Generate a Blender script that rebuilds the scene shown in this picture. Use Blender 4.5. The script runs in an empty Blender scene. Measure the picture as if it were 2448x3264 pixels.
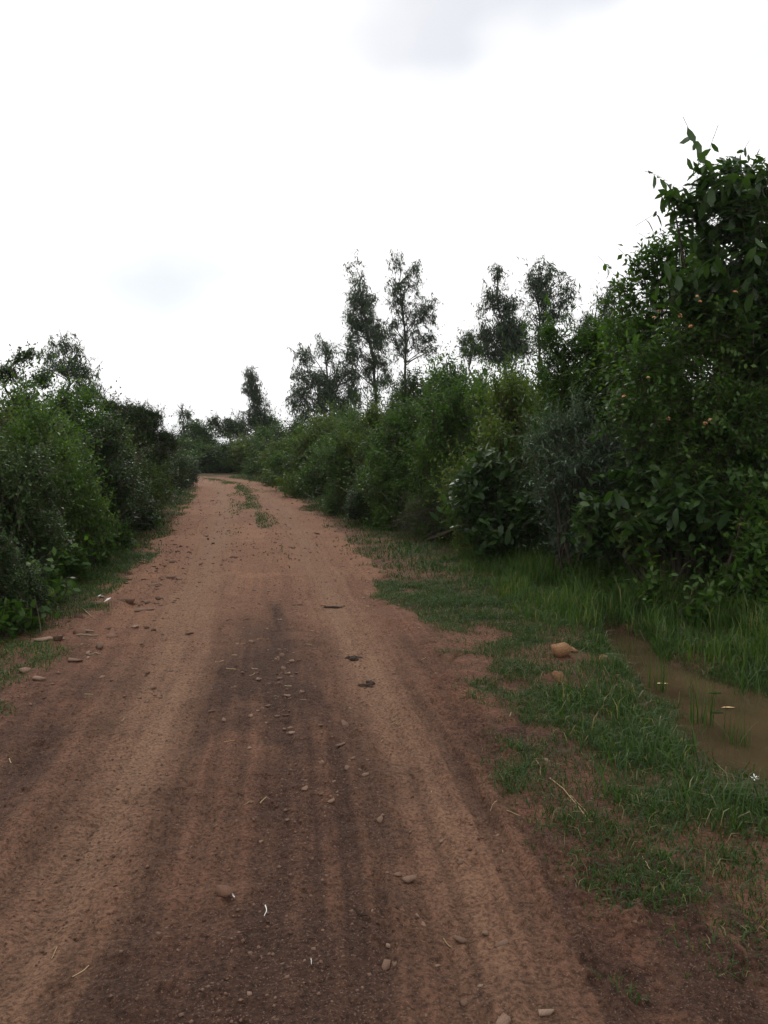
import bpy, bmesh, math, random
import numpy as np
from mathutils import Matrix, Vector

# ------------------------------------------------------------------ camera
scene = bpy.context.scene
F_PX, V_HOR, CAM_H = 800.0, 446.0, 1.6          # focal length in pixels of a 768x1024 frame, horizon row, eye height
PITCH = math.atan((512 - V_HOR) / F_PX)
cam_data = bpy.data.cameras.new("camera")
cam_data.sensor_fit = 'VERTICAL'
cam_data.angle = 2 * math.atan(512 / F_PX)
cam_data.clip_start = 0.05
cam_data.clip_end = 4000
cam = bpy.data.objects.new("camera", cam_data)
scene.collection.objects.link(cam)
cam.location = (0, 0, CAM_H)
cam.rotation_euler = (math.radians(90) - PITCH, 0, 0)
scene.camera = cam

# ------------------------------------------------------------------ sky, sun, exposure
SUN_EL, SUN_AZ = 38.0, -12.0                     # degrees; azimuth from +Y towards +X
world = bpy.data.worlds.new("World")
scene.world = world
world.use_nodes = True
nt = world.node_tree
nt.nodes.clear()
wo = nt.nodes.new('ShaderNodeOutputWorld')
bg = nt.nodes.new('ShaderNodeBackground'); bg.inputs['Strength'].default_value = 0.1
sky = nt.nodes.new('ShaderNodeTexSky'); sky.sky_type = 'NISHITA'; sky.sun_disc = False
sky.sun_elevation = math.radians(SUN_EL); sky.sun_rotation = math.radians(SUN_AZ)
sky.air_density = 1.0; sky.dust_density = 0.6; sky.ozone_density = 0.4
tc = nt.nodes.new('ShaderNodeTexCoord')
mp = nt.nodes.new('ShaderNodeMapping'); mp.inputs['Location'].default_value = (1.7, 4.95, 19.98); mp.inputs['Scale'].default_value = (1.0, 1.0, 1.6)
n1 = nt.nodes.new('ShaderNodeTexNoise'); n1.inputs['Scale'].default_value = 1.6; n1.inputs['Detail'].default_value = 4.0; n1.inputs['Roughness'].default_value = 0.45
cr = nt.nodes.new('ShaderNodeValToRGB')
cr.color_ramp.elements[0].position = 0.37; cr.color_ramp.elements[0].color = (0.5, 0.5, 0.5, 1)
cr.color_ramp.elements[1].position = 0.458; cr.color_ramp.elements[1].color = (1, 1, 1, 1)
mx = nt.nodes.new('ShaderNodeMix'); mx.data_type = 'RGBA'
mx.inputs['B'].default_value = (17.2, 17.2, 17.2, 1)     # sunlit cloud
nt.links.new(tc.outputs['Generated'], mp.inputs['Vector'])
nt.links.new(mp.outputs['Vector'], n1.inputs['Vector'])
nt.links.new(n1.outputs['Fac'], cr.inputs['Fac'])
nt.links.new(cr.outputs['Color'], mx.inputs['Factor'])
nt.links.new(sky.outputs['Color'], mx.inputs['A'])
nt.links.new(mx.outputs['Result'], bg.inputs['Color'])
nt.links.new(bg.outputs['Background'], wo.inputs['Surface'])

sd = bpy.data.lights.new("sun", 'SUN'); sd.energy = 1.5; sd.angle = math.radians(10); sd.color = (1.0, 0.96, 0.9)
sun = bpy.data.objects.new("sun", sd); scene.collection.objects.link(sun)
_e, _a = math.radians(SUN_EL), math.radians(SUN_AZ)
_dir = Vector((math.sin(_a) * math.cos(_e), math.cos(_a) * math.cos(_e), math.sin(_e)))
sun.rotation_euler = _dir.to_track_quat('Z', 'Y').to_euler()
sun.location = _dir * 60

vs = scene.view_settings
vs.view_transform = 'Standard'; vs.look = 'None'; vs.exposure = -0.48; vs.gamma = 1.0; vs.use_curve_mapping = False
cy = scene.cycles
cy.max_bounces = 6; cy.diffuse_bounces = 3; cy.glossy_bounces = 2; cy.transmission_bounces = 4; cy.transparent_max_bounces = 4
cy.use_denoising = True
cy.caustics_reflective = False; cy.caustics_refractive = False

C = scene.collection
rng = np.random.default_rng(11)
random.seed(5)

# ------------------------------------------------------------------ small maths helpers
def ray(u, v):
    x = (u - 384) / F_PX; y = (512 - v) / F_PX
    return x, math.cos(PITCH) + y * math.sin(PITCH), y * math.cos(PITCH) - math.sin(PITCH)

def on_ground(u, v, z=0.0):
    x, fy, fz = ray(u, v)
    k = (CAM_H - z) / -fz
    return x * k, fy * k

def at_depth(u, v, d):
    x, fy, fz = ray(u, v)
    k = d / fy
    return x * k, d, CAM_H + fz * k

def sm(a, b, x):
    t = np.clip((x - a) / (b - a), 0, 1)
    return t * t * (3 - 2 * t)

def _hash(ix, iy, seed):
    h = (ix.astype(np.int64) * 374761393 + iy.astype(np.int64) * 668265263 + seed * 982451653) & 0xffffffff
    h = ((h ^ (h >> 13)) * 1274126177) & 0xffffffff
    return ((h ^ (h >> 16)) & 0xffff) / 65535.0

def vnoise(x, y, seed=0):
    x = np.asarray(x, float); y = np.asarray(y, float)
    ix = np.floor(x); iy = np.floor(y)
    fx = x - ix; fy = y - iy
    fx = fx * fx * fx * (fx * (fx * 6 - 15) + 10); fy = fy * fy * fy * (fy * (fy * 6 - 15) + 10)
    ix = ix.astype(np.int64); iy = iy.astype(np.int64)
    a = _hash(ix, iy, seed); b = _hash(ix + 1, iy, seed); c = _hash(ix, iy + 1, seed); d = _hash(ix + 1, iy + 1, seed)
    return (a + (b - a) * fx) * (1 - fy) + (c + (d - c) * fx) * fy

def fbm(x, y, seed=0, oct=4, gain=0.5):
    s = 0; a = 1; n = 0
    for i in range(oct):
        s = s + a * vnoise(x * 2 ** i + 17.3 * i, y * 2 ** i - 9.1 * i, seed + i); n += a; a *= gain
    return s / n

def unit(a):
    return a / np.maximum(np.linalg.norm(a, axis=-1, keepdims=True), 1e-9)

# ------------------------------------------------------------------ mesh helpers
def mesh_np(name, V, faces, attrs=None, smooth=False):
    """faces: list of int arrays (n,k)"""
    me = bpy.data.meshes.new(name)
    V = np.asarray(V, np.float32)
    me.vertices.add(len(V)); me.vertices.foreach_set('co', V.ravel())
    loops = np.concatenate([np.asarray(f, np.int32).ravel() for f in faces])
    starts = []; off = 0
    for f in faces:
        n, k = f.shape
        starts.append(off + np.arange(n, dtype=np.int32) * k); off += n * k
    starts = np.concatenate(starts).astype(np.int32)
    me.loops.add(len(loops)); me.loops.foreach_set('vertex_index', loops)
    me.polygons.add(len(starts)); me.polygons.foreach_set('loop_start', starts)
    if smooth:
        me.polygons.foreach_set('use_smooth', np.ones(len(starts), bool))
    me.update(calc_edges=True)
    for k, v in (attrs or {}).items():
        at = me.attributes.new(k, 'FLOAT', 'POINT'); at.data.foreach_set('value', np.asarray(v, np.float32))
    return me

def obj(name, me, mat=None, parent=None, **props):
    o = bpy.data.objects.new(name, me)
    C.objects.link(o)
    if mat and me and not me.materials: me.materials.append(mat)
    if parent: o.parent = parent
    for k, v in props.items():
        if v is not None: o[k] = v
    return o

def thing(name, label, cat, loc, group=None, rz=0.0, scale=(1, 1, 1)):
    o = obj(name, None, label=label, category=cat, group=group)
    o.location = loc; o.rotation_euler = (0, 0, rz); o.scale = scale
    o.empty_display_size = 0.2
    return o

def grid_faces(nu, nv):
    i = np.arange(nu - 1)[:, None] * nv + np.arange(nv - 1)[None, :]
    i = i.ravel()
    return np.stack([i, i + nv, i + nv + 1, i + 1], 1)

def tube(P, R, k=6):
    P = np.asarray(P, float); R = np.asarray(R, float)
    T = unit(np.gradient(P, axis=0))
    ref = np.where(np.abs(T[:, 2:3]) > 0.9, np.array([[1., 0, 0]]), np.array([[0, 0, 1.]]))
    A = unit(np.cross(T, ref)); B = np.cross(T, A)
    ang = np.arange(k) * 2 * math.pi / k
    V = P[:, None, :] + R[:, None, None] * (A[:, None, :] * np.cos(ang)[None, :, None] + B[:, None, :] * np.sin(ang)[None, :, None])
    n = len(P)
    i = np.arange(n - 1)[:, None] * k + np.arange(k)[None, :]
    j = np.arange(n - 1)[:, None] * k + (np.arange(k)[None, :] + 1) % k
    Fq = np.stack([i, j, j + k, i + k], -1).reshape(-1, 4)
    cap = np.arange(k)[None, :] + (n - 1) * k
    return V.reshape(-1, 3), [Fq, cap]

# ------------------------------------------------------------------ materials
def new_mat(name):
    m = bpy.data.materials.new(name); m.use_nodes = True
    m.node_tree.nodes.clear()
    return m, m.node_tree.nodes, m.node_tree.links

def ramp(nodes, stops):
    r = nodes.new('ShaderNodeValToRGB')
    e = r.color_ramp.elements
    while len(e) < len(stops): e.new(0.5)
    for i, (p, c) in enumerate(stops):
        e[i].position = p; e[i].color = (*c, 1)
    return r

def leaf_material(name, stops, trans=0.38, rough=0.48, spec=0.25, obj_mix=0.3):
    m, N, L = new_mat(name)
    out = N.new('ShaderNodeOutputMaterial')
    at = N.new('ShaderNodeAttribute'); at.attribute_name = 'tint'
    oi = N.new('ShaderNodeObjectInfo')
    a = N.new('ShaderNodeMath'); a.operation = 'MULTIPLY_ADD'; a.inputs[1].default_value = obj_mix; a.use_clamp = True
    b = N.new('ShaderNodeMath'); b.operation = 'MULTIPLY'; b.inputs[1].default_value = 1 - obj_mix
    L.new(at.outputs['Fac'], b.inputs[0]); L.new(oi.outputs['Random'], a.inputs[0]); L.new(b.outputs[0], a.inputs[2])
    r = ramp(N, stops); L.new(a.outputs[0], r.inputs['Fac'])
    nz = N.new('ShaderNodeTexNoise'); nz.inputs['Scale'].default_value = 35.0; nz.inputs['Detail'].default_value = 2
    tcn = N.new('ShaderNodeTexCoord'); L.new(tcn.outputs['Object'], nz.inputs['Vector'])
    hs = N.new('ShaderNodeHueSaturation')
    mr = N.new('ShaderNodeMapRange'); mr.inputs['To Min'].default_value = 0.7; mr.inputs['To Max'].default_value = 1.3
    L.new(nz.outputs['Fac'], mr.inputs['Value']); L.new(mr.outputs['Result'], hs.inputs['Value']); L.new(r.outputs['Color'], hs.inputs['Color'])
    p = N.new('ShaderNodeBsdfPrincipled'); p.inputs['Roughness'].default_value = rough; p.inputs['Specular IOR Level'].default_value = spec
    L.new(hs.outputs['Color'], p.inputs['Base Color'])
    t = N.new('ShaderNodeBsdfTranslucent')
    g = N.new('ShaderNodeMix'); g.data_type = 'RGBA'; g.blend_type = 'MULTIPLY'; g.inputs['Factor'].default_value = 1.0
    g.inputs['B'].default_value = (1.25, 1.5, 0.5, 1)
    L.new(hs.outputs['Color'], g.inputs['A']); L.new(g.outputs['Result'], t.inputs['Color'])
    ms = N.new('ShaderNodeMixShader'); ms.inputs['Fac'].default_value = trans
    L.new(p.outputs[0], ms.inputs[1]); L.new(t.outputs[0], ms.inputs[2]); L.new(ms.outputs[0], out.inputs['Surface'])
    return m

def noisy_mat(name, stops, scale=8.0, rough=0.9, bump=0.3, detail=6, spec=0.2, bump_dist=0.01):
    m, N, L = new_mat(name)
    out = N.new('ShaderNodeOutputMaterial')
    tcn = N.new('ShaderNodeTexCoord')
    oi = N.new('ShaderNodeObjectInfo')
    ad = N.new('ShaderNodeVectorMath'); ad.operation = 'ADD'
    sc = N.new('ShaderNodeVectorMath'); sc.operation = 'SCALE'; sc.inputs['Scale'].default_value = 13.0
    cb = N.new('ShaderNodeCombineXYZ')
    for k in range(3): L.new(oi.outputs['Random'], cb.inputs[k])
    L.new(cb.outputs[0], sc.inputs[0]); L.new(tcn.outputs['Object'], ad.inputs[0]); L.new(sc.outputs[0], ad.inputs[1])
    nz = N.new('ShaderNodeTexNoise'); nz.inputs['Scale'].default_value = scale; nz.inputs['Detail'].default_value = detail
    L.new(ad.outputs[0], nz.inputs['Vector'])
    r = ramp(N, stops)
    m1 = N.new('ShaderNodeMath'); m1.operation = 'MULTIPLY_ADD'; m1.inputs[1].default_value = 0.5; m1.inputs[2].default_value = -0.25
    L.new(oi.outputs['Random'], m1.inputs[0])
    m2 = N.new('ShaderNodeMath'); m2.operation = 'ADD'; L.new(m1.outputs[0], m2.inputs[0]); L.new(nz.outputs['Fac'], m2.inputs[1])
    L.new(m2.outputs[0], r.inputs['Fac'])
    p = N.new('ShaderNodeBsdfPrincipled'); p.inputs['Roughness'].default_value = rough; p.inputs['Specular IOR Level'].default_value = spec
    bp = N.new('ShaderNodeBump'); bp.inputs['Strength'].default_value = bump; bp.inputs['Distance'].default_value = bump_dist
    L.new(nz.outputs['Fac'], bp.inputs['Height']); L.new(bp.outputs[0], p.inputs['Normal'])
    L.new(r.outputs['Color'], p.inputs['Base Color']); L.new(p.outputs[0], out.inputs['Surface'])
    return m

M = {}
M['leaf_green'] = leaf_material('leaf_green', [(0.0, (0.0208, 0.0496, 0.0104)), (0.45, (0.0448, 0.0944, 0.0176)), (0.8, (0.0800, 0.1360, 0.0256)), (1.0, (0.1360, 0.1680, 0.0320))])
M['leaf_dark'] = leaf_material('leaf_dark', [(0.0, (0.0156, 0.0328, 0.0117)), (0.5, (0.0312, 0.0593, 0.0179)), (0.85, (0.0499, 0.0874, 0.0250)), (1.0, (0.0780, 0.1014, 0.0312))], trans=0.3)
M['leaf_yellow'] = leaf_material('leaf_yellow', [(0.0, (0.0386, 0.0655, 0.0134)), (0.5, (0.0739, 0.1092, 0.0202)), (0.85, (0.1134, 0.1428, 0.0269)), (1.0, (0.1764, 0.1680, 0.0336))])
M['leaf_grey'] = leaf_material('leaf_grey', [(0.0, (0.045, 0.080, 0.045)), (0.5, (0.095, 0.15, 0.090)), (0.85, (0.17, 0.23, 0.16)), (1.0, (0.30, 0.34, 0.27))], trans=0.15, rough=0.4)
M['leaf_big'] = leaf_material('leaf_big', [(0.0, (0.0197, 0.0426, 0.0148)), (0.55, (0.0394, 0.0771, 0.0213)), (0.85, (0.0656, 0.1148, 0.0262)), (1.0, (0.1640, 0.1722, 0.0287))], trans=0.35, rough=0.42, spec=0.4)
M['leaf_gum'] = leaf_material('leaf_gum', [(0.0, (0.0208, 0.0384, 0.0192)), (0.5, (0.0400, 0.0672, 0.0320)), (0.9, (0.0656, 0.1000, 0.0448)), (1.0, (0.0960, 0.1200, 0.0560))], trans=0.3)
M['grass'] = leaf_material('grass', [(0.0, (0.0170, 0.0374, 0.0076)), (0.45, (0.0340, 0.0697, 0.0119)), (0.8, (0.0561, 0.1037, 0.0170)), (0.93, (0.0850, 0.1190, 0.0255)), (1.0, (0.2040, 0.1700, 0.0765))], trans=0.3, rough=0.5, obj_mix=0.0)
M['twig'] = noisy_mat('twig', [(0.2, (0.03, 0.022, 0.016)), (0.8, (0.085, 0.065, 0.048))], 20)
M['bark'] = noisy_mat('bark', [(0.2, (0.03, 0.025, 0.02)), (0.8, (0.09, 0.075, 0.06))], 6)
M['deadwood'] = noisy_mat('deadwood', [(0.2, (0.10, 0.07, 0.05)), (0.8, (0.28, 0.21, 0.15))], 20)
M['straw'] = noisy_mat('straw', [(0.2, (0.26, 0.18, 0.09)), (0.8, (0.5, 0.38, 0.22))], 30)
M['stone_pale'] = noisy_mat('stone_pale', [(0.2, (0.11, 0.062, 0.042)), (0.55, (0.19, 0.115, 0.08)), (0.85, (0.30, 0.205, 0.15))], 25, bump=0.5)
M['stone_red'] = noisy_mat('stone_red', [(0.2, (0.055, 0.028, 0.019)), (0.6, (0.115, 0.058, 0.036)), (0.9, (0.19, 0.105, 0.068))], 25, bump=0.5)
M['stone_ochre'] = noisy_mat('stone_ochre', [(0.2, (0.12, 0.055, 0.026)), (0.55, (0.22, 0.115, 0.055)), (0.85, (0.33, 0.21, 0.12))], 14, bump=0.6)
M['clod'] = noisy_mat('clod', [(0.2, (0.016, 0.011, 0.008)), (0.8, (0.075, 0.05, 0.036))], 30, bump=0.8)
M['mud'] = noisy_mat('mud', [(0.2, (0.055, 0.028, 0.018)), (0.8, (0.13, 0.065, 0.038))], 18, bump=0.8)
M['paper'] = noisy_mat('paper', [(0.2, (0.55, 0.54, 0.5)), (0.8, (0.75, 0.74, 0.7))], 10)
M['petal'] = noisy_mat('petal', [(0.3, (0.42, 0.19, 0.08)), (0.5, (0.48, 0.27, 0.17)), (0.7, (0.50, 0.36, 0.14))], 60, rough=0.6, bump=0.1)

def soil_material():
    m, N, L = new_mat('soil')
    out = N.new('ShaderNodeOutputMaterial')
    tcn = N.new('ShaderNodeTexCoord')
    def noise(scale, detail=5, rough=0.55):
        n = N.new('ShaderNodeTexNoise'); n.inputs['Scale'].default_value = scale; n.inputs['Detail'].default_value = detail; n.inputs['Roughness'].default_value = rough
        L.new(tcn.outputs['Object'], n.inputs['Vector']); return n
    def attr(n):
        a = N.new('ShaderNodeAttribute'); a.attribute_name = n; return a.outputs['Fac']
    def mix(fac, A, B, mode='MIX'):
        x = N.new('ShaderNodeMix'); x.data_type = 'RGBA'; x.blend_type = mode
        if isinstance(fac, float): x.inputs['Factor'].default_value = fac
        else: L.new(fac, x.inputs['Factor'])
        for s, v in (('A', A), ('B', B)):
            if isinstance(v, tuple): x.inputs[s].default_value = (*v, 1)
            else: L.new(v, x.inputs[s])
        return x.outputs['Result']
    big = noise(0.9, 6); mid = noise(7, 6, 0.65); fine = noise(60, 4, 0.7); speck = noise(130, 2, 0.6)
    base = ramp(N, [(0.36, (0.070, 0.033, 0.022)), (0.5, (0.120, 0.056, 0.035)), (0.64, (0.172, 0.086, 0.053))])
    mm = N.new('ShaderNodeMath'); mm.operation = 'MULTIPLY_ADD'; mm.inputs[1].default_value = 0.55
    L.new(mid.outputs['Fac'], mm.inputs[0])
    m2 = N.new('ShaderNodeMath'); m2.operation = 'MULTIPLY'; m2.inputs[1].default_value = 0.45
    L.new(big.outputs['Fac'], m2.inputs[0]); L.new(m2.outputs[0], mm.inputs[2]); L.new(mm.outputs[0], base.inputs['Fac'])
    c = base.outputs['Color']
    c = mix(attr('red'), c, (0.245, 0.124, 0.074))
    c = mix(attr('tan'), c, (0.220, 0.126, 0.078))
    c = mix(attr('damp_dim'), c, (0.046, 0.0245, 0.0165))  # wet soil colour, also carries the painted dimming near the camera
    c = mix(attr('moss'), c, (0.055, 0.058, 0.022))
    gr = ramp(N, [(0.38, (0.42, 0.40, 0.39)), (0.5, (1, 1, 1)), (0.62, (1.5, 1.47, 1.42))]); L.new(fine.outputs['Fac'], gr.inputs['Fac'])
    c = mix(0.8, c, gr.outputs['Color'], 'MULTIPLY')
    sp = ramp(N, [(0.60, (0, 0, 0)), (0.68, (1, 1, 1))]); L.new(speck.outputs['Fac'], sp.inputs['Fac'])
    spm = N.new('ShaderNodeMath'); spm.operation = 'MULTIPLY'; spm.inputs[1].default_value = 0.55; L.new(sp.outputs['Color'], spm.inputs[0])
    c = mix(spm.outputs[0], c, (0.24, 0.155, 0.115))
    p = N.new('ShaderNodeBsdfPrincipled'); p.inputs['Roughness'].default_value = 0.92; p.inputs['Specular IOR Level'].default_value = 0.15
    L.new(c, p.inputs['Base Color'])
    h = N.new('ShaderNodeMath'); h.operation = 'MULTIPLY_ADD'; h.inputs[1].default_value = 0.35
    L.new(fine.outputs['Fac'], h.inputs[0]); L.new(mid.outputs['Fac'], h.inputs[2])
    bp = N.new('ShaderNodeBump'); bp.inputs['Strength'].default_value = 1.0; bp.inputs['Distance'].default_value = 0.05
    L.new(h.outputs[0], bp.inputs['Height']); L.new(bp.outputs[0], p.inputs['Normal'])
    L.new(p.outputs[0], out.inputs['Surface'])
    return m
M['soil'] = soil_material()

def water_material():
    m, N, L = new_mat('muddy_water')
    out = N.new('ShaderNodeOutputMaterial')
    tcn = N.new('ShaderNodeTexCoord')
    nz = N.new('ShaderNodeTexNoise'); nz.inputs['Scale'].default_value = 2.5; nz.inputs['Detail'].default_value = 4
    L.new(tcn.outputs['Object'], nz.inputs['Vector'])
    r = ramp(N, [(0.3, (0.045, 0.032, 0.018)), (0.7, (0.080, 0.054, 0.029))]); L.new(nz.outputs['Fac'], r.inputs['Fac'])
    p = N.new('ShaderNodeBsdfPrincipled'); p.inputs['Roughness'].default_value = 0.06; p.inputs['IOR'].default_value = 1.33
    L.new(r.outputs['Color'], p.inputs['Base Color'])
    n2 = N.new('ShaderNodeTexNoise'); n2.inputs['Scale'].default_value = 9; L.new(tcn.outputs['Object'], n2.inputs['Vector'])
    bp = N.new('ShaderNodeBump'); bp.inputs['Strength'].default_value = 0.08; bp.inputs['Distance'].default_value = 0.01
    L.new(n2.outputs['Fac'], bp.inputs['Height']); L.new(bp.outputs[0], p.inputs['Normal'])
    L.new(p.outputs[0], out.inputs['Surface'])
    return m
M['water'] = water_material()

# ------------------------------------------------------------------ terrain functions
CL = np.array([(-0.35, -3), (-0.5, 0), (-0.66, 2.5), (-0.95, 5.4), (-1.2, 7), (-1.56, 9), (-1.95, 11.5), (-2.62, 15.5), (-3.5, 20), (-4.5, 25),
               (-5.7, 30.5), (-7.2, 35.5), (-9.6, 39.8), (-13.5, 43), (-20, 45), (-32, 46), (-60, 46)])
def _catmull(P, n=24):
    out = []
    Q = np.vstack([2 * P[0] - P[1], P, 2 * P[-1] - P[-2]])
    for i in range(1, len(Q) - 2):
        p0, p1, p2, p3 = Q[i - 1], Q[i], Q[i + 1], Q[i + 2]
        for t in np.linspace(0, 1, n, endpoint=False):
            out.append(0.5 * ((2 * p1) + (-p0 + p2) * t + (2 * p0 - 5 * p1 + 4 * p2 - p3) * t * t + (-p0 + 3 * p1 - 3 * p2 + p3) * t ** 3))
    out.append(P[-1])
    return np.array(out)
CP = _catmull(CL)
CS = np.concatenate([[0], np.cumsum(np.linalg.norm(np.diff(CP, axis=0), axis=1))])
CS = CS - np.interp(0, CP[:300, 1], CS[:300])          # s = 0 below the camera
CT = unit(np.gradient(CP, axis=0)); CNR = np.stack([CT[:, 1], -CT[:, 0]], 1)   # right-hand normal

def road_st(x, y):
    x = np.asarray(x, float).ravel(); y = np.asarray(y, float).ravel()
    S = np.empty_like(x); T = np.empty_like(x)
    for a in range(0, len(x), 20000):
        xs = x[a:a + 20000]; ys = y[a:a + 20000]
        d2 = (xs[:, None] - CP[None, :, 0]) ** 2 + (ys[:, None] - CP[None, :, 1]) ** 2
        i = d2.argmin(1)
        dx = xs - CP[i, 0]; dy = ys - CP[i, 1]
        S[a:a + 20000] = CS[i] + dx * CT[i, 0] + dy * CT[i, 1]
        T[a:a + 20000] = dx * CNR[i, 0] + dy * CNR[i, 1]
    return S, T

def road_xy(s, t):
    cx = np.interp(s, CS, CP[:, 0]); cyy = np.interp(s, CS, CP[:, 1])
    nx = np.interp(s, CS, CNR[:, 0]); ny = np.interp(s, CS, CNR[:, 1])
    return cx + nx * t, cyy + ny * t

def half_width(s, t):
    right = np.interp(s, [0, 2.4, 3.2, 5, 6.3, 7.5, 9.5, 12, 15, 20, 30, 60], [2.05, 1.84, 1.50, 1.52, 1.70, 1.68, 1.55, 1.5, 1.6, 1.62, 1.6, 1.6])
    left = np.interp(s, [0, 4.5, 5.4, 7.1, 9, 11.5, 15.5, 25, 40, 60], [1.75, 1.70, 1.58, 1.74, 1.6, 1.5, 1.6, 1.5, 1.5, 1.5])
    return np.where(t > 0, right, left)

def edge_out(s, t):
    """distance outside the ragged road edge (negative on the road)"""
    n = (fbm(s * 1.1 + 3, t * 1.1 + np.sign(t) * 50, 31, 4) - 0.5) * 0.75
    return np.abs(t) - half_width(s, t) + n

def lugs(s, t, tc_, w, pitch, slant, s0, s1, amp, seed):
    dt = t - tc_
    k = np.sin(2 * math.pi * (s / pitch + np.abs(dt) * slant + (dt > 0) * 0.5))
    mask = sm(w, w * 0.75, np.abs(dt)) * sm(s0, s0 + .5, s) * sm(s1, s1 - .6, s)
    mask = mask * sm(0.38, 0.55, fbm(s * 1.6, t * 2.0, seed, 2))
    return amp * mask * np.clip(k * 2.2, -1, 1)

def road_height(s, t):
    eo = edge_out(s, t)
    wob = (fbm(s * 0.35, s * 0 + 5, 3, 2) - 0.5) * 0.25
    z = 0.02 * (fbm(s * 0.8, t * 1.2, 7, 4) - 0.5) + 0.030 * (fbm(s * 5, t * 6, 17, 4, 0.65) - 0.5) + 0.02 * np.abs(fbm(s * 16, t * 18, 19, 3) - 0.5) + 0.010 * sm(.55, .8, vnoise(s * 34, t * 34, 141)) * sm(.4, .6, fbm(s * 2, t * 2, 143, 2))
    for tc_, w, a in ((-0.5, 0.20, 0.028), (0.9, 0.22, 0.026), (-1.05, 0.14, 0.014), (0.22, 0.10, 0.016), (1.38, 0.13, 0.02)):
        z = z - a * np.exp(-((t - tc_ - wob) / w) ** 2)
    z = z + 0.016 * np.exp(-((t - 0.3 - wob) / 0.16) ** 2)
    # long scrapes that follow the wheels
    z = z + (0.004 + 0.011 * sm(.4, .65, fbm(s * .5, t * 1.2, 161, 2))) * (sm(.40, .58, fbm(s * 0.2, (t - wob) * 15, 23, 3)) - 0.5) * sm(1.7, 1.2, np.abs(t))
    # crumbs and clods, thick on the side by the puddle
    cl = sm(0.55, 0.85, fbm(s * 13, t * 13, 41, 2)) * (0.35 + 0.65 * sm(1.0, 1.5, t) * sm(6.0, 3.5, s))
    z = z + 0.030 * cl
    z = z + 0.03 * sm(0.9, 1.4, t) * sm(5.0, 3.0, s) * (fbm(s * 4, t * 5, 77, 3) - 0.45)
    z = z + lugs(s, t, 1.32 + 0 * s, 0.17, 0.085, 1.5, 3.6, 7.5, 0.008, 5)
    z = z + lugs(s, t, -0.22 - wob, 0.13, 0.07, 4.0, 1.8, 6.5, 0.0035, 9)
    z = z + lugs(s, t, -1.0 + wob, 0.15, 0.075, 4.0, 1.8, 6.0, 0.0045, 13)
    brk = sm(0.40, 0.5, fbm(s * 1.3, t * 0 + 3, 61, 2))
    tl = 1.02 + 0.03 * np.sin(s * 0.9)
    for o_ in (-0.045, 0.045):
        z = z + sm(2.0, 2.3, s) * sm(5.9, 5.3, s) * brk * (0.010 * np.exp(-((t - tl - o_) / 0.010) ** 2) - 0.009 * np.exp(-((t - tl - o_ + 0.022) / 0.011) ** 2))
    for k_, (tc_, s0_, s1_) in enumerate(((-0.78, 2, 16), (-0.72, 2.5, 9), (-0.30, 2, 14), (-0.26, 4, 11), (0.56, 3, 15), (0.62, 2, 8), (0.74, 5, 20), (1.17, 2, 12))):
        dt_ = t - tc_ - wob - 0.03 * np.sin(s * .7 + k_)
        on_ = sm(s0_, s0_ + .6, s) * sm(s1_, s1_ - 2, s) * sm(.36, .5, fbm(s * .9 + k_ * 13, t * 0, 151, 2))
        z = z + on_ * (-0.016 * np.exp(-(dt_ / 0.016) ** 2) + 0.008 * np.exp(-((dt_ - .032) / 0.014) ** 2))
    for o_ in (-0.02, 0.02):
        z = z - sm(1.8, 2.3, s) * sm(4.6, 4.0, s) * 0.008 * np.exp(-((t + 0.02 - o_ - 0.04 * np.sin(s)) / 0.012) ** 2)
    return z - 0.22 * sm(-0.04, 0.28, eo)

DITCH = np.array([(2.1, 7.3, 0.10), (2.12, 6.85, .22), (2.02, 6.2, .20), (2.08, 5.7, .26), (2.22, 5.2, .40), (2.34, 4.75, .62), (2.5, 4.35, .82), (3.0, 4.0, .74), (4.6, 3.9, .7)])
WATER_Z = -0.10
def ditch(x, y):
    best = np.full(np.shape(x), 9.0)
    for a, b in zip(DITCH[:-1], DITCH[1:]):
        ab = b[:2] - a[:2]
        u = np.clip(((x - a[0]) * ab[0] + (y - a[1]) * ab[1]) / (ab @ ab), 0, 1)
        d = np.hypot(x - a[0] - u * ab[0], y - a[1] - u * ab[1]) / (a[2] + u * (b[2] - a[2]))
        best = np.minimum(best, d)
    return best * (0.72 + 0.56 * fbm(x * 2.6, y * 2.6, 91, 3))

def ground_height(x, y):
    sh = np.shape(x)
    x = np.asarray(x, float).ravel(); y = np.asarray(y, float).ravel()
    s, t = road_st(x, y)
    eo = np.where((y > -4) & (y < 60), edge_out(s, t), 5)
    z = 0.05 * (fbm(x * 0.7, y * 0.7, 51, 3) - 0.5) + 0.03 * (fbm(x * 4, y * 4, 53, 3) - 0.5)
    z = z + 0.05 * sm(0.0, 1.2, eo) * (t < 0) - 0.012
    z = z - 0.22 * np.exp(-ditch(x, y) ** 2)
    z = z - 0.16 * sm(0.05, -0.28, eo)
    r = np.hypot(x, y - 10)
    z = z + 0.6 * sm(60, 200, r) * (fbm(x * 0.01, y * 0.01, 5, 3) - 0.5)
    return z.reshape(sh)

def surface(x, y):
    s, t = road_st(x, y)
    g = ground_height(np.asarray(x, float).ravel(), np.asarray(y, float).ravel())
    r = np.where(np.abs(t) < 2.6, road_height(s, t), -9)
    return np.maximum(g, r)

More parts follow.
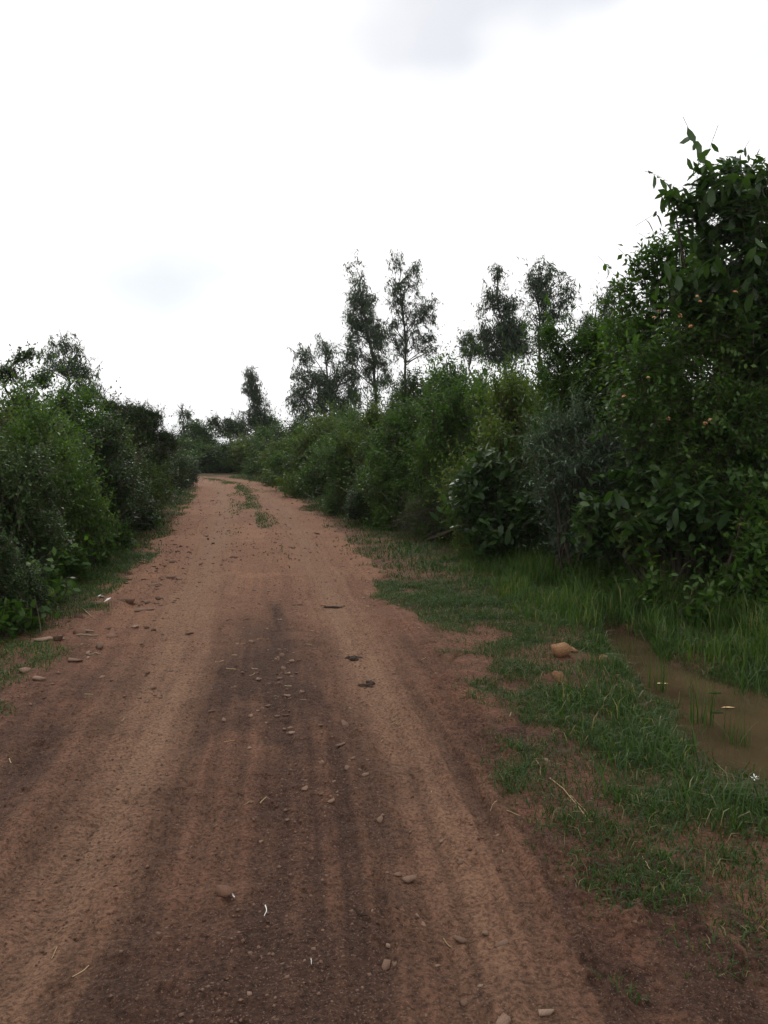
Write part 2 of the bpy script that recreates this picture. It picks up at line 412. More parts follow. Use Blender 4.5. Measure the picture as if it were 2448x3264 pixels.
# ------------------------------------------------------------------ the setting: ground, road, puddle
def graded(a, b, fine, lim, growth=1.12):
    mid = list(np.arange(a, b + 1e-6, fine))
    lo = []; x = a; st = fine
    while x > -lim: st = min(st * growth, lim * 0.25); x -= st; lo.append(x)
    hi = []; x = mid[-1]; st = fine
    while x < lim: st = min(st * growth, lim * 0.25); x += st; hi.append(x)
    return np.array(lo[::-1] + mid + hi)
gx = graded(-5.0, 4.6, 0.055, 1800); gy = graded(1.4, 15.0, 0.05, 1800)
GX, GY = np.meshgrid(gx, gy, indexing='ij')
GZ = ground_height(GX, GY)
gs, gt = road_st(GX, GY)
geo = edge_out(gs, gt)
moss = sm(0.1, 0.9, geo) * 0.9 * sm(.3, .6, fbm(GX.ravel() * 3.2, GY.ravel() * 3.2, 101, 3))
dampg = np.exp(-(ditch(GX.ravel(), GY.ravel()) / 1.5) ** 2) * 0.9
gm = mesh_np('ground', np.stack([GX, GY, GZ], -1).reshape(-1, 3), [grid_faces(len(gx), len(gy))], {'tan': np.zeros(GX.size), 'damp_dim': dampg, 'moss': moss}, smooth=True)
obj('ground', gm, M['soil'], kind='structure')

ss = [1.2]
while ss[-1] < 70: ss.append(ss[-1] + max(0.012, 0.0052 * ss[-1]))
ss = np.array(ss)
tt = np.concatenate([np.arange(-2.5, 0.86, 0.020), np.arange(0.86, 1.55, 0.009), np.arange(1.55, 2.6, 0.022)])
SS, TT = np.meshgrid(ss, tt, indexing='ij')
RX, RY = road_xy(SS, TT)
RZ = road_height(SS, TT)
wob = (fbm(SS * 0.35, SS * 0 + 5, 3, 2) - 0.5) * 0.25
st_n = fbm(SS * 0.45, TT * 9, 63, 3)
tan = np.clip(np.exp(-((TT + 0.52 - wob) / 0.27) ** 2) * 0.95 + np.exp(-((TT - 0.92 - wob) / 0.24) ** 2) * 0.8, 0, 1)
tan = np.clip(tan * (0.42 + 1.1 * st_n) * (0.60 + 0.40 * sm(2.5, 5, SS)), 0, 0.9)
streak = sm(.40, .58, fbm(SS * 0.2, (TT - wob) * 15, 23, 3)); streak2 = sm(.42, .56, fbm(SS * 0.22 + 40, (TT - wob) * 26, 29, 3))
pat = fbm(SS * 0.9, TT * 1.6, 67, 4)
damp_dim = np.exp(-((TT - 0.12 - wob) / 0.42) ** 2) * sm(9.5, 5.0, SS) * sm(0.28, 0.6, pat) * 0.85
damp_dim = damp_dim + sm(1.15, 1.35, TT) * sm(5.5, 3.5, SS) * sm(0.4, 0.62, fbm(SS * 1.8, TT * 2.2, 69, 4)) * 0.85
damp_dim = damp_dim + sm(-0.9, -1.4, TT) * sm(4.4, 3.2, SS) * sm(0.42, 0.62, fbm(SS * 1.8, TT * 2.2, 71, 4)) * 0.6
damp_dim = damp_dim + 0.7 * np.exp(-((TT - 0.30 - wob) / 0.07) ** 2) * sm(4.8, 5.3, SS) * sm(8.3, 7.4, SS)
damp_dim = damp_dim * sm(0.0, -0.35, edge_out(SS, TT)) * (.45 + .75 * streak2) + sm(7.0, 2.4, SS) * (.20 + .42 * (1 - streak)) + .22 * (1 - streak2) * sm(14, 7, SS)  # dimmer light near the camera painted into soil colour, atop wet patches
damp_dim = damp_dim + 0.35 * sm(.45, .7, fbm(SS * 2.2, TT * 3.0, 131, 4)) * sm(9, 4, SS)
damp_dim = np.clip(damp_dim * (1 - .8 * tan), 0, 0.9)
red = np.clip(sm(4.5, 10, SS) * (.45 + .5 * fbm(SS * .8, TT * 1.5, 133, 3)) + .25 * sm(.5, .7, fbm(SS * 1.4, TT * 2.0, 135, 3)), 0, 1)  # redder soil patches, plus brighter light on the mid road painted in
mossr = np.exp(-((TT - 0.18) / 0.28) ** 2) * sm(10, 17, SS) * sm(0.4, 0.6, fbm(SS * 0.6, TT * 3, 73, 3)) * 0.6
mossr = np.clip(mossr + sm(-0.1, 0.15, edge_out(SS, TT)) * 0.5, 0, 1)
rm = mesh_np('dirt_road', np.stack([RX, RY, RZ], -1).reshape(-1, 3), [grid_faces(len(ss), len(tt))[:, ::-1]], {'tan': tan.ravel(), 'damp_dim': damp_dim.ravel(), 'moss': mossr.ravel(), 'red': red.ravel()}, smooth=True)
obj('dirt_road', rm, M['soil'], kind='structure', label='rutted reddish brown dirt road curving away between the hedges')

wx = np.arange(1.2, 5.2, 0.06); wy = np.arange(3.0, 7.6, 0.06)
WXg, WYg = np.meshgrid(wx, wy, indexing='ij')
low = (ground_height(WXg, WYg) < WATER_Z + 0.02)
f = grid_faces(len(wx), len(wy)); keep = low.ravel()[f].any(1); f = f[keep]
us, inv = np.unique(f, return_inverse=True)
wv = np.stack([WXg.ravel(), WYg.ravel(), np.full(WXg.size, WATER_Z)], 1)[us]
obj('puddle', mesh_np('puddle', wv, [inv.reshape(-1, 4)], smooth=True), M['water'], kind='structure', label='shallow puddle of muddy brown water beside the dirt road')

# ------------------------------------------------------------------ foliage machinery
UP = np.array([0., 0., 1.])
def leaf_verts(P, D, Nn, L, W, lod, droop):
    """leaf blades from arrays: base, direction, normal, length, width"""
    S = unit(np.cross(D, Nn)); Nn = np.cross(S, D)
    L = L[:, None]; W = W[:, None]
    def pt(a, b, h): return P + D * (L * a) + S * (W * b) + Nn * (L * h)
    if lod == 0:
        V = np.stack([pt(0, 0, 0), pt(0.42, 0.5, 0.05), pt(1, 0, -droop), pt(0.42, -0.5, 0.05)], 1)
        tri = np.array([[0, 1, 2], [0, 2, 3]]); quad = None
    else:
        V = np.stack([pt(-.12, 0, 0.0), pt(0.22, 0.40, 0.05), pt(0.30, 0, 0.015), pt(0.22, -0.40, 0.05), pt(0.64, 0.46, 0.03 - droop * .45), pt(0.66, 0, -droop * .45), pt(0.64, -0.46, 0.03 - droop * .45), pt(1.0, 0, -droop)], 1)
        tri = np.array([[0, 1, 2], [0, 2, 3], [4, 7, 5], [5, 7, 6]]); quad = np.array([[1, 4, 5, 2], [2, 5, 6, 3]])
    n, k = len(P), V.shape[1]
    off = (np.arange(n) * k)[:, None, None]
    faces = [(tri[None] + off).reshape(-1, 3)]
    if quad is not None: faces.append((quad[None] + off).reshape(-1, 4))
    return V.reshape(-1, 3), faces, k

def rand_dirs(r, n):
    v = r.normal(size=(n, 3)); return unit(v)

def shoots(r, lobes, n, slen, upb=0.7, out=0.7, wild=0.35, inner=0.55, pw=1.5, zmin=0.04, plume=0.0, volume=False):
    """twigs whose tips fill the lobes; returns base, control, tip"""
    lb = np.array(lobes, float)
    wgt = (lb[:, 3] * lb[:, 4] + lb[:, 3] * lb[:, 5] + lb[:, 4] * lb[:, 5]); wgt /= wgt.sum()
    B = []; Tp = []; I = []; cnt = 0
    while cnt < n:
        m = n
        i = r.choice(len(lb), m, p=wgt)
        d = rand_dirs(r, m)
        fr = 1 - inner * r.random(m) ** pw
        if volume: fr = r.random(m) ** (1 / 2.6)
        fr *= 0.82 + 0.32 * vnoise(d[:, 0] * 2.5 + i * 7.1, d[:, 1] * 2.5 + d[:, 2] * 3.1, 3)
        tip = lb[i, :3] + lb[i, 3:6] * d * fr[:, None]
        ok = tip[:, 2] > zmin
        tip = tip[ok]; d = d[ok]
        sd_ = unit(out * d + upb * UP + wild * r.normal(size=d.shape))
        ln = slen * (0.55 + 0.9 * r.random(len(d)))
        b = tip - sd_ * ln[:, None]
        if plume:                                   # a few long whips that stand clear of the mass
            pm = r.random(len(d)) < plume
            tip = tip + sd_ * (ln * pm * (0.5 + 0.9 * r.random(len(d))))[:, None]
        b[:, 2] = np.maximum(b[:, 2], zmin * .6)
        B.append(b); Tp.append(tip); I.append(i[ok]); cnt += len(tip)
    shoots.lobe = np.concatenate(I)[:n]
    return np.vstack(B)[:n], np.vstack(Tp)[:n]

def leaves_on(r, B, T, k, lL, lW, ang=55, hang=0.0, sag=0.06, u0=0.15, opposite=False, jitter=0.35, base_tint=None):
    n = len(B)
    ax = T - B; ln = np.linalg.norm(ax, axis=1, keepdims=True); tg = ax / np.maximum(ln, 1e-6)
    ref = np.where(np.abs(tg[:, 2:3]) > .9, np.array([[1., 0, 0]]), np.array([[0, 0, 1.]]))
    e1 = unit(np.cross(tg, ref)); e2 = np.cross(tg, e1)
    u = u0 + (1 - u0) * ((np.arange(k) + 0.5) / k)[None, :] + (r.random((n, k)) - .5) * (0.6 / k)
    u = np.clip(u, 0, 1)
    if opposite: th = np.tile((np.arange(k) % 2) * math.pi, (n, 1)) + r.random((n, 1)) * 6.28 + r.normal(size=(n, k)) * 0.25
    else: th = np.arange(k)[None, :] * 2.4 + r.random((n, 1)) * 6.28 + r.normal(size=(n, k)) * 0.4
    rad = e1[:, None] * np.cos(th)[..., None] + e2[:, None] * np.sin(th)[..., None]
    a = np.radians(ang) * (1.1 - 0.55 * u)
    D = tg[:, None] * np.cos(a)[..., None] + rad * np.sin(a)[..., None]
    D = D + jitter * r.normal(size=D.shape) * 0.5
    D[..., 2] -= hang
    D = unit(D)
    P = B[:, None] + ax[:, None] * u[..., None]
    P[..., 2] -= (sag * ln * (u ** 2) * 1.0)
    Nn = tg[:, None] * 0.6 + UP * 0.9 + 0.45 * r.normal(size=D.shape)
    Nn = Nn - (Nn * D).sum(-1, keepdims=True) * D
    bad = np.linalg.norm(Nn, axis=-1) < 0.1
    Nn[bad] = np.cross(D[bad], r.normal(size=(bad.sum(), 3)))
    Nn = unit(Nn)
    sz = (0.65 + 0.6 * r.random((n, k))) * (1.05 - 0.35 * u)
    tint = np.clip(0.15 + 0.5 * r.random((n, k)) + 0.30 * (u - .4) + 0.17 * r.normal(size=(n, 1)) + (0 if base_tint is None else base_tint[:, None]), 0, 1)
    q = lambda x: x.reshape(-1, x.shape[-1])
    return q(P), q(D), q(Nn), (lL * sz).ravel(), (lW * sz * (0.85 + .3 * r.random((n, k)))).ravel(), tint.ravel()

def twig_mesh(name, B, T, rad=0.004):
    n = len(B)
    mid = (B + T) / 2; mid[:, 2] += 0.02
    ax = unit(T - B); ref = np.where(np.abs(ax[:, 2:3]) > .9, np.array([[1., 0, 0]]), np.array([[0, 0, 1.]]))
    e1 = unit(np.cross(ax, ref)); e2 = np.cross(ax, e1)
    V = []
    for p, rr in ((B, rad), (mid, rad * .75)):
        for a in (0, 2.094, 4.189): V.append(p + (e1 * math.cos(a) + e2 * math.sin(a)) * rr)
    V.append(T)
    V = np.stack(V, 1).reshape(-1, 3)
    q = np.array([[0, 1, 4, 3], [1, 2, 5, 4], [2, 0, 3, 5]]); t = np.array([[3, 4, 6], [4, 5, 6], [5, 3, 6]])
    off = (np.arange(n) * 7)[:, None, None]
    return mesh_np(name, V, [(q[None] + off).reshape(-1, 4), (t[None] + off).reshape(-1, 3)])

def stem_path(r, a, b, bow=0.12, n=6):
    a = np.array(a, float); b = np.array(b, float)
    u = np.linspace(0, 1, n)[:, None]
    p = a + (b - a) * u
    ln = np.linalg.norm(b - a)
    o = r.normal(size=3) * bow * ln; o[2] = abs(o[2]) * 0.5
    return p + o * (u * (1 - u) * 2) + r.normal(size=(n, 3)) * 0.012 * ln * np.sin(u * math.pi)

UNIT_LEAVES = {}
def unit_leaf(kind, mat):
    """shared single-leaf meshes: 12 triangles each, length 1 along Y, width 1 along X"""
    key = (kind, mat.name)
    if key not in UNIT_LEAVES:
        lst = []
        for i in range(6):
            V, Fc, k = leaf_verts(np.zeros((1, 3)), np.array([[0, 1., 0]]), np.array([[0, 0, 1.]]), np.ones(1), np.ones(1), 1, (0.05, .12, .2, .28, .1, .16)[i])
            me = mesh_np('leaf', V, Fc, {'tint': np.full(len(V), (0.25, .4, .5, .6, .7, .95)[i])}, smooth=True)
            me.materials.append(mat); lst.append(me)
        UNIT_LEAVES[key] = lst
    return UNIT_LEAVES[key]

def add_leaf_parts(root, mat, P, D, Nn, L, W, r):
    ms = unit_leaf('leaf', mat)
    S = unit(np.cross(D, Nn)); Nn = np.cross(S, D)
    for i in range(len(P)):
        m = Matrix(((S[i, 0] * W[i], D[i, 0] * L[i], Nn[i, 0] * L[i], P[i, 0]), (S[i, 1] * W[i], D[i, 1] * L[i], Nn[i, 1] * L[i], P[i, 1]),
                    (S[i, 2] * W[i], D[i, 2] * L[i], Nn[i, 2] * L[i], P[i, 2]), (0, 0, 0, 1)))
        o = bpy.data.objects.new('leaf', ms[int(r.choice(6, p=[.2, .22, .22, .18, .15, .03]))])
        C.objects.link(o); o.parent = root; o.matrix_basis = m

SPECIES = dict(
    green=dict(mat='leaf_green', lL=.078, lW=.036, k=13, slen=.46, ang=58, hang=.08, dens=66),
    dense=dict(mat='leaf_dark', lL=.068, lW=.036, k=12, slen=.36, ang=60, hang=.12, dens=78),
    yellow=dict(mat='leaf_yellow', lL=.074, lW=.034, k=13, slen=.44, ang=58, hang=.08, dens=68),
    broad=dict(mat='leaf_green', lL=.105, lW=.052, k=9, slen=.42, ang=60, hang=.22, dens=56, plume=.05),
    lantana=dict(mat='leaf_green', lL=.075, lW=.045, k=10, slen=.36, ang=65, hang=.3, dens=75, opposite=True),
    willow=dict(mat='leaf_green', lL=.105, lW=.027, k=14, slen=.46, ang=44, hang=.08, dens=70),
    grey=dict(mat='leaf_grey', lL=.075, lW=.019, k=13, slen=.42, ang=45, hang=.0, dens=85, plume=.25),
    guava=dict(mat='leaf_big', lL=.135, lW=.062, k=8, slen=.42, ang=62, hang=.45, dens=34, plume=.0, opposite=True, lod=1),
    weed=dict(mat='leaf_green', lL=.090, lW=.055, k=8, slen=.30, ang=65, hang=.25, dens=40, lod=1),
    dry=dict(mat='leaf_dark', lL=.050, lW=.022, k=4, slen=.55, ang=55, hang=.15, dens=60),
)

def lobe_area(lobes):
    a = 0
    for l in lobes: a += 4 * math.pi * ((l[3] * l[4]) ** 1.6 / 3 + (l[3] * l[5]) ** 1.6 / 3 + (l[4] * l[5]) ** 1.6 / 3) ** (1 / 1.6)
    return a

def build_shrub(root, sp, lobes, r, dens_mul=1.0, leaf_mul=1.0, nstem=5, leaf_parts=0, cam_dir=None, upb=0.7):
    s = SPECIES[sp]
    mat = M[s['mat']]
    area = lobe_area(lobes)
    n = int(s['dens'] * area * dens_mul)
    B, T = shoots(r, lobes, n, s['slen'] * leaf_mul, upb=upb, plume=s.get('plume', .14), wild=.5)
    ltint = (r.normal(size=len(lobes)) * .16)[shoots.lobe]
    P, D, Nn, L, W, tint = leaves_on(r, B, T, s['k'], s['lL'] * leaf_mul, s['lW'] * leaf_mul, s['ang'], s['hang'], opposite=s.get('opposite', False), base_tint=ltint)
    ok = (P[:, 2] + np.minimum(D[:, 2], 0) * L) > 0.0
    P, D, Nn, L, W, tint = P[ok], D[ok], Nn[ok], L[ok], W[ok], tint[ok]
    if leaf_parts:
        c = np.array([np.mean([l[0] for l in lobes]), np.mean([l[1] for l in lobes]), np.mean([l[2] for l in lobes])])
        score = (P - c) @ np.asarray(cam_dir) + r.random(len(P)) * 0.35
        sel = np.argsort(-score)[:leaf_parts]
        msk = np.zeros(len(P), bool); msk[sel] = True
        add_leaf_parts(root, mat, P[msk], D[msk], Nn[msk], L[msk] * 1.05, W[msk] * 1.05, r)
        P, D, Nn, L, W, tint = P[~msk], D[~msk], Nn[~msk], L[~msk], W[~msk], tint[~msk]
    lod = s.get('lod', 0)
    V, Fc, k = leaf_verts(P, D, Nn, L, W, lod, 0.12)
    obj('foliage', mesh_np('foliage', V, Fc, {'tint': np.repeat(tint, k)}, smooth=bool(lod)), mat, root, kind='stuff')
    sub = r.random(len(B)) < (0.7 if cam_dir is None else 1.1)
    obj('twig_mass', twig_mesh('twig_mass', B[sub], T[sub], 0.0035 if cam_dir is None else .0028), M['twig'], root, kind='stuff')
    for i in range(nstem):
        l = lobes[int(r.integers(len(lobes)))]
        a = (r.normal() * 0.12, r.normal() * 0.12, -0.05)
        b = np.array(l[:3]) + np.array(l[3:6]) * np.array([r.normal() * .25, .45 + .2 * r.random(), -.1])
        b[2] = max(b[2], 0.3)
        a = (a[0], a[1] + .25 * max(l[4], .3), a[2]) if cam_dir is not None else a
        p = stem_path(r, a, b, .12 if cam_dir is None else .03)
        V, Fc = tube(p, np.linspace(0.022, 0.008, len(p)) * (.35 if sp == 'weed' else 1), 5)
        obj('stem', mesh_np('stem', V, Fc, smooth=True), M['twig'], root)

def auto_lobes(r, R, H, n=9):
    out = [(0, 0, H * .40, R * .60, R * .60, H * .38)]
    for i in range(n):
        a = 6.28 * (i + r.random() * .9) / n
        rr = R * (0.35 + .42 * r.random())
        q = R * (0.24 + .26 * r.random())
        z = q * .7 + (H * .86 - 1.7 * q) * r.random()
        out.append((rr * math.cos(a), rr * math.sin(a), z, q, q, q * (0.8 + .7 * r.random())))
    for i in range(5):
        a = 6.28 * r.random(); rr = R * .6 * r.random()
        q = R * (0.16 + .16 * r.random())
        out.append((rr * math.cos(a), rr * math.sin(a), H * (.66 + .24 * r.random()), q, q, H * (0.10 + .08 * r.random())))
    return [(x, y, min(z, H - .9 * c), a_, b_, c) for x, y, z, a_, b_, c in out]

def copy_thing(src, label, loc, rz, scale, group=None, name=None):
    o = src.copy(); C.objects.link(o)
    o.location = loc; o.rotation_euler = (0, 0, rz); o.scale = scale; o['label'] = label
    if group: o['group'] = group
    elif 'group' in o: del o['group']
    for ch in list(src.children):
        c = ch.copy(); C.objects.link(c); c.parent = o
    return o

def gz(x, y): return float(surface(np.array([x]), np.array([y]))[0])

# ------------------------------------------------------------------ hand-shaped shrubs round the puddle corner
def px_lobes(d, base, L):
    """outline lobes read off the photograph at the shrub's own distance: (u, v, half width, half height, depth shift)"""
    out = []
    for u, v, a, b, dd in L:
        x, y, z = at_depth(u, v, d + dd)
        k = (d + dd) / F_PX
        out.append((x - base[0], y - base[1], z - base[2], a * k, max(a, b) * k * 0.9, b * k))
    return out

def shaped(name, sp, label, u, d, L, seed, cat='shrub', group=None, **kw):
    x = (u - 384) / F_PX * d
    b = (x, d, gz(x, d))
    root = thing(name, label, cat, b, group)
    cd = unit(np.array([-x, -d, 1.2]))
    build_shrub(root, sp, px_lobes(d, b, L), np.random.default_rng(seed), cam_dir=cd, **kw)
    return root

shaped('guava_tree', 'guava', 'tall large-leaved tree above the puddle, its crown topping the whole hedge', 735, 8.4,
       [(735, 205, 36, 36, 0), (702, 170, 15, 15, -.1), (728, 168, 13, 16, 0), (752, 185, 22, 28, .1), (684, 196, 18, 12, 0), (704, 205, 20, 20, 0), (742, 270, 52, 50, 0.1), (708, 242, 22, 22, 0), (690, 276, 24, 22, -.1), (722, 300, 42, 40, -.1), (670, 184, 10, 6, 0), (770, 300, 50, 60, .2), (752, 350, 45, 45, .3), (790, 230, 40, 60, .3), (770, 420, 60, 60, .5)], 101,
       cat='tree', leaf_parts=300, leaf_mul=1.12, dens_mul=1.25, nstem=4)
shaped('airy_shrub', 'broad', 'airy shrub with loose oval leaves open to the sky beside the tallest tree', 655, 9.6,
       [(662, 246, 22, 18, 0), (640, 258, 18, 16, 0), (685, 240, 24, 22, 0), (622, 280, 16, 16, 0), (660, 272, 28, 24, 0), (690, 275, 32, 30, 0), (650, 310, 45, 34, 0), (690, 320, 40, 40, .1), (630, 350, 36, 40, 0), (670, 400, 60, 60, .2), (660, 480, 50, 60, .2)], 102, dens_mul=0.85, leaf_parts=200, nstem=8)
LANT = shaped('lantana_shrub', 'lantana', 'sprawling shrub dotted with small orange pink flower heads', 690, 8.3,
       [(690, 330, 34, 32, 0), (720, 330, 30, 40, 0), (650, 355, 32, 30, 0), (640, 400, 45, 40, 0), (700, 400, 55, 50, 0), (745, 420, 45, 50, 0), (690, 470, 55, 40, 0), (740, 500, 45, 50, 0.2)], 103, leaf_parts=260, nstem=8)
# flower heads on the lantana
fr = np.random.default_rng(8)
def flower_mesh(seed):
    r = np.random.default_rng(seed)
    V = []; Fq = []
    for i in range(14):
        d = unit(np.array([r.normal(), r.normal(), abs(r.normal()) + .3])); c = d * 0.016
        e1 = unit(np.cross(d, [0.3, .5, .2])); e2 = np.cross(d, e1)
        k = len(V)
        for a in range(4): V.append(c + (e1 * math.cos(a * 1.57 + i) + e2 * math.sin(a * 1.57 + i)) * 0.0085 + d * .002 * (a % 2))
        Fq.append([k, k + 1, k + 2, k + 3])
    return mesh_np('flower_head', np.array(V), [np.array(Fq)])
FM = [flower_mesh(i) for i in range(3)]
for m_ in FM: m_.materials.append(M['petal'])
for u, v in [(735, 293), (697, 297), (700, 302), (691, 327), (680, 316), (654, 318), (659, 312), (648, 378), (624, 397), (668, 419), (705, 424), (710, 420)]:
    p = at_depth(u, v, 8.0 - 0.15)
    o = bpy.data.objects.new('flower_head', FM[int(fr.integers(3))]); C.objects.link(o); o.parent = LANT
    o.location = Vector(p) - LANT.location; s_ = 0.9 + fr.random() * .5; o.scale = (s_, s_, s_)
    o.rotation_euler = (fr.random() * .8 - .2, fr.random() * .6, fr.random() * 6)
shaped('narrow_leaved_shrub', 'willow', 'bright green narrow-leaved shrub rising between the grey shrub and the airy one', 590, 10.6,
       [(562, 346, 22, 22, 0), (592, 336, 22, 22, .1), (548, 326, 9, 14, 0), (610, 345, 30, 30, 0), (575, 380, 50, 40, 0), (620, 400, 45, 45, 0), (580, 440, 55, 50, .2), (570, 500, 50, 50, .2)], 104, leaf_parts=120, nstem=8)
shaped('grey_shrub', 'grey', 'silvery grey shrub with narrow pale leaves', 572, 9.5,
       [(560, 420, 26, 20, 0), (540, 435, 20, 18, 0), (580, 402, 14, 16, .1), (600, 440, 34, 24, 0), (575, 455, 46, 26, 0), (625, 450, 30, 24, 0), (555, 480, 30, 34, .2), (600, 500, 40, 45, .3), (580, 540, 40, 26, .4), (625, 480, 24, 24, 0)], 105, leaf_parts=220, nstem=6)
shaped('guava_shrub', 'guava', 'low shrub with big drooping ribbed leaves hanging over the tall grass', 665, 8.2,
       [(690, 500, 42, 28, -.2), (655, 490, 34, 28, 0), (640, 520, 34, 24, 0), (715, 515, 34, 26, 0), (600, 512, 32, 26, .3), (665, 470, 34, 26, .2), (640, 465, 30, 24, .2)], 106, leaf_parts=300, leaf_mul=1.2, dens_mul=1.5, nstem=7)
shaped('guava_shrub', 'guava', 'glossy broad-leaved shrub between the grey shrub and the bank of dead twigs', 500, 11.0,
       [(490, 465, 26, 24, 0), (515, 490, 30, 28, 0), (470, 490, 24, 28, 0), (535, 510, 34, 26, -.3), (500, 525, 34, 24, -.2), (565, 530, 30, 20, -.4)], 107, leaf_parts=260, leaf_mul=1.2, dens_mul=1.5, nstem=6)
shaped('corner_shrub', 'broad', 'dark leafy shrub at the puddle under the tallest tree', 748, 7.5,
       [(755, 540, 32, 40, 0), (740, 580, 28, 28, -.1), (775, 570, 36, 50, 0), (765, 480, 36, 40, .2), (720, 585, 18, 22, 0)], 108, leaf_parts=240, nstem=5, dens_mul=.9)
shaped('bramble', 'dry', 'tangle of dead brown twigs in a gap low in the hedge', 425, 13.6,
       [(425, 512, 24, 20, 0), (408, 520, 16, 14, -.2), (450, 520, 20, 16, -.2), (575, 485, 40, 26, -2.6), (610, 475, 30, 20, -3.0)], 109, nstem=8, upb=.1)

# ------------------------------------------------------------------ hedge shrubs: a few kinds, each copied along the road
ARCH = {}
def arche(key, sp, seed, **kw):
    r = np.random.default_rng(seed)
    root = thing('hedge_shrub', '', 'shrub', (0, 0, 0))
    build_shrub(root, sp, auto_lobes(r, 1.0, 2.4), r, **kw)
    ARCH[key] = [root, False]
arche('green1', 'green', 1); arche('green2', 'green', 2); arche('dense1', 'dense', 3); arche('yellow1', 'yellow', 4)
arche('broad1', 'broad', 5); arche('willow1', 'willow', 6)
arche('far1', 'green', 7, dens_mul=0.5, leaf_mul=1.45); arche('far2', 'dense', 8, dens_mul=0.5, leaf_mul=1.45); arche('far3', 'yellow', 9, dens_mul=.5, leaf_mul=1.45)
hr = np.random.default_rng(77)
def hedge(key, u, d, hw, vtop, label, group=None):
    x = (u - 384) / F_PX * d
    z = gz(x, d) - 0.03
    R = hw / F_PX * d; H = at_depth(u, vtop, d)[2] - z
    wd = R * (1.22 + .2 * hr.random()); sc = (wd, wd, H / 2.4 * .97)
    src, used = ARCH[key]
    rz = hr.random() * 6.28
    if not used:
        src.location = (x, d, z); src.rotation_euler = (0, 0, rz); src.scale = sc; src['label'] = label
        if group: src['group'] = group
        ARCH[key][1] = True
        return src
    return copy_thing(src, label, (x, d, z), rz, sc, group)

ORD = ['first', 'second', 'third', 'fourth', 'fifth', 'sixth', 'seventh', 'eighth', 'ninth', 'tenth', 'eleventh', 'twelfth', 'thirteenth', 'fourteenth', 'fifteenth', 'sixteenth', 'seventeenth', 'eighteenth', 'nineteenth', 'twentieth']
KIND = dict(green='mid green small-leaved shrub', dense='dark dense shrub', yellow='yellowish green shrub', broad='oval-leaved green shrub', willow='narrow-leaved green shrub', far='green shrub')
def kind_of(k):
    return {'far1': 'mid green distant shrub', 'far2': 'dark distant shrub', 'far3': 'yellowish green distant shrub'}.get(k, KIND[k[:-1]])

right_front = [('yellow1', 505, 12.2, 52, 365), ('green2', 545, 11.6, 40, 392), ('green1', 442, 13.9, 28, 448), ('broad1', 402, 15.4, 24, 452), ('green1', 455, 14.2, 48, 372), ('green2', 412, 16.0, 42, 385), ('yellow1', 378, 18.5, 36, 398), ('green1', 350, 18.8, 28, 432),
               ('dense1', 372, 16.6, 24, 462), ('green2', 345, 22.0, 32, 408), ('far3', 322, 25.5, 30, 404), ('far1', 303, 29.0, 25, 422), ('far3', 284, 33.0, 22, 432), ('far2', 294, 37.0, 26, 410), ('far1', 270, 40.0, 20, 424)]
for i, (k, u, d, hw, vt) in enumerate(right_front):
    hedge(k, u, d, hw, vt, f'{kind_of(k)}, {ORD[i]} past the dead twigs on the puddle side' if i else 'yellowish green shrub directly behind the bank of dead twigs', 'hedge shrubs on the puddle side')
right_back = [('willow1', 545, 14.5, 42, 366), ('green2', 500, 16.5, 42, 345), ('green1', 455, 18.5, 44, 350), ('dense1', 425, 20.5, 36, 358), ('broad1', 600, 12.8, 40, 338), ('dense1', 392, 22.5, 30, 372), ('far2', 365, 27.0, 34, 398), ('far1', 338, 34.0, 30, 402), ('broad1', 660, 11.6, 46, 300), ('dense1', 735, 10.6, 60, 330), ('green2', 800, 9.5, 60, 260), ('dense1', 690, 10.2, 46, 420), ('dense1', 610, 11.2, 44, 420), ('dense1', 810, 8.4, 50, 420)]
for i, (k, u, d, hw, vt) in enumerate(right_back):
    hedge(k, u, d, hw, vt, f'{kind_of(k)} in the rear row on the puddle side, {ORD[i]} of that row', 'rear hedge shrubs on the puddle side')
left_front = [('dense1', -6, 6.9, 38, 520), ('dense1', 12, 8.2, 46, 470), ('dense1', -30, 8.0, 60, 368), ('green2', 42, 9.8, 52, 384), ('broad1', 62, 10.8, 36, 470), ('dense1', 88, 12.2, 44, 405), ('dense1', 112, 13.8, 34, 440), ('yellow1', 122, 16.0, 34, 420), ('dense1', 146, 18.5, 27, 430), ('dense1', 163, 22.0, 20, 432), ('far2', 175, 26.5, 19, 440), ('far2', 184, 31.0, 15, 450)]
for i, (k, u, d, hw, vt) in enumerate(left_front):
    hedge(k, u, d, hw, vt, f'{kind_of(k)}, {ORD[i]} towards the bend in the hedge facing the puddle', 'hedge shrubs on the side without the puddle')
left_back = [('green2', 15, 11.5, 60, 362), ('yellow1', -40, 11.0, 60, 365), ('green1', 62, 14.0, 50, 376), ('broad1', 95, 17.5, 40, 405), ('far1', 130, 23.0, 34, 425), ('far2', 150, 30.0, 30, 434)]
for i, (k, u, d, hw, vt) in enumerate(left_back):
    hedge(k, u, d, hw, vt, f'{kind_of(k)} in the rear row facing the puddle, {ORD[i]} of that row', 'rear hedge shrubs on the side without the puddle')
bend = [('far3', 258, 46.5, 22, 428), ('far1', 238, 48.5, 22, 440), ('far2', 216, 49.5, 22, 444), ('far1', 196, 49.0, 22, 436), ('far3', 172, 49.0, 26, 440), ('far1', 150, 49.0, 26, 440), ('far2', 235, 53.0, 26, 436), ('far1', 205, 54.0, 24, 434), ('far1', 272, 52.0, 24, 412), ('far2', 298, 50.0, 26, 420), ('far1', 320, 52.0, 30, 420), ('far2', 125, 49.5, 28, 440)]
for i, (k, u, d, hw, vt) in enumerate(bend):
    hedge(k, u, d, hw, vt, f'{kind_of(k)} closing the view behind the road bend', 'shrubs behind the bend')

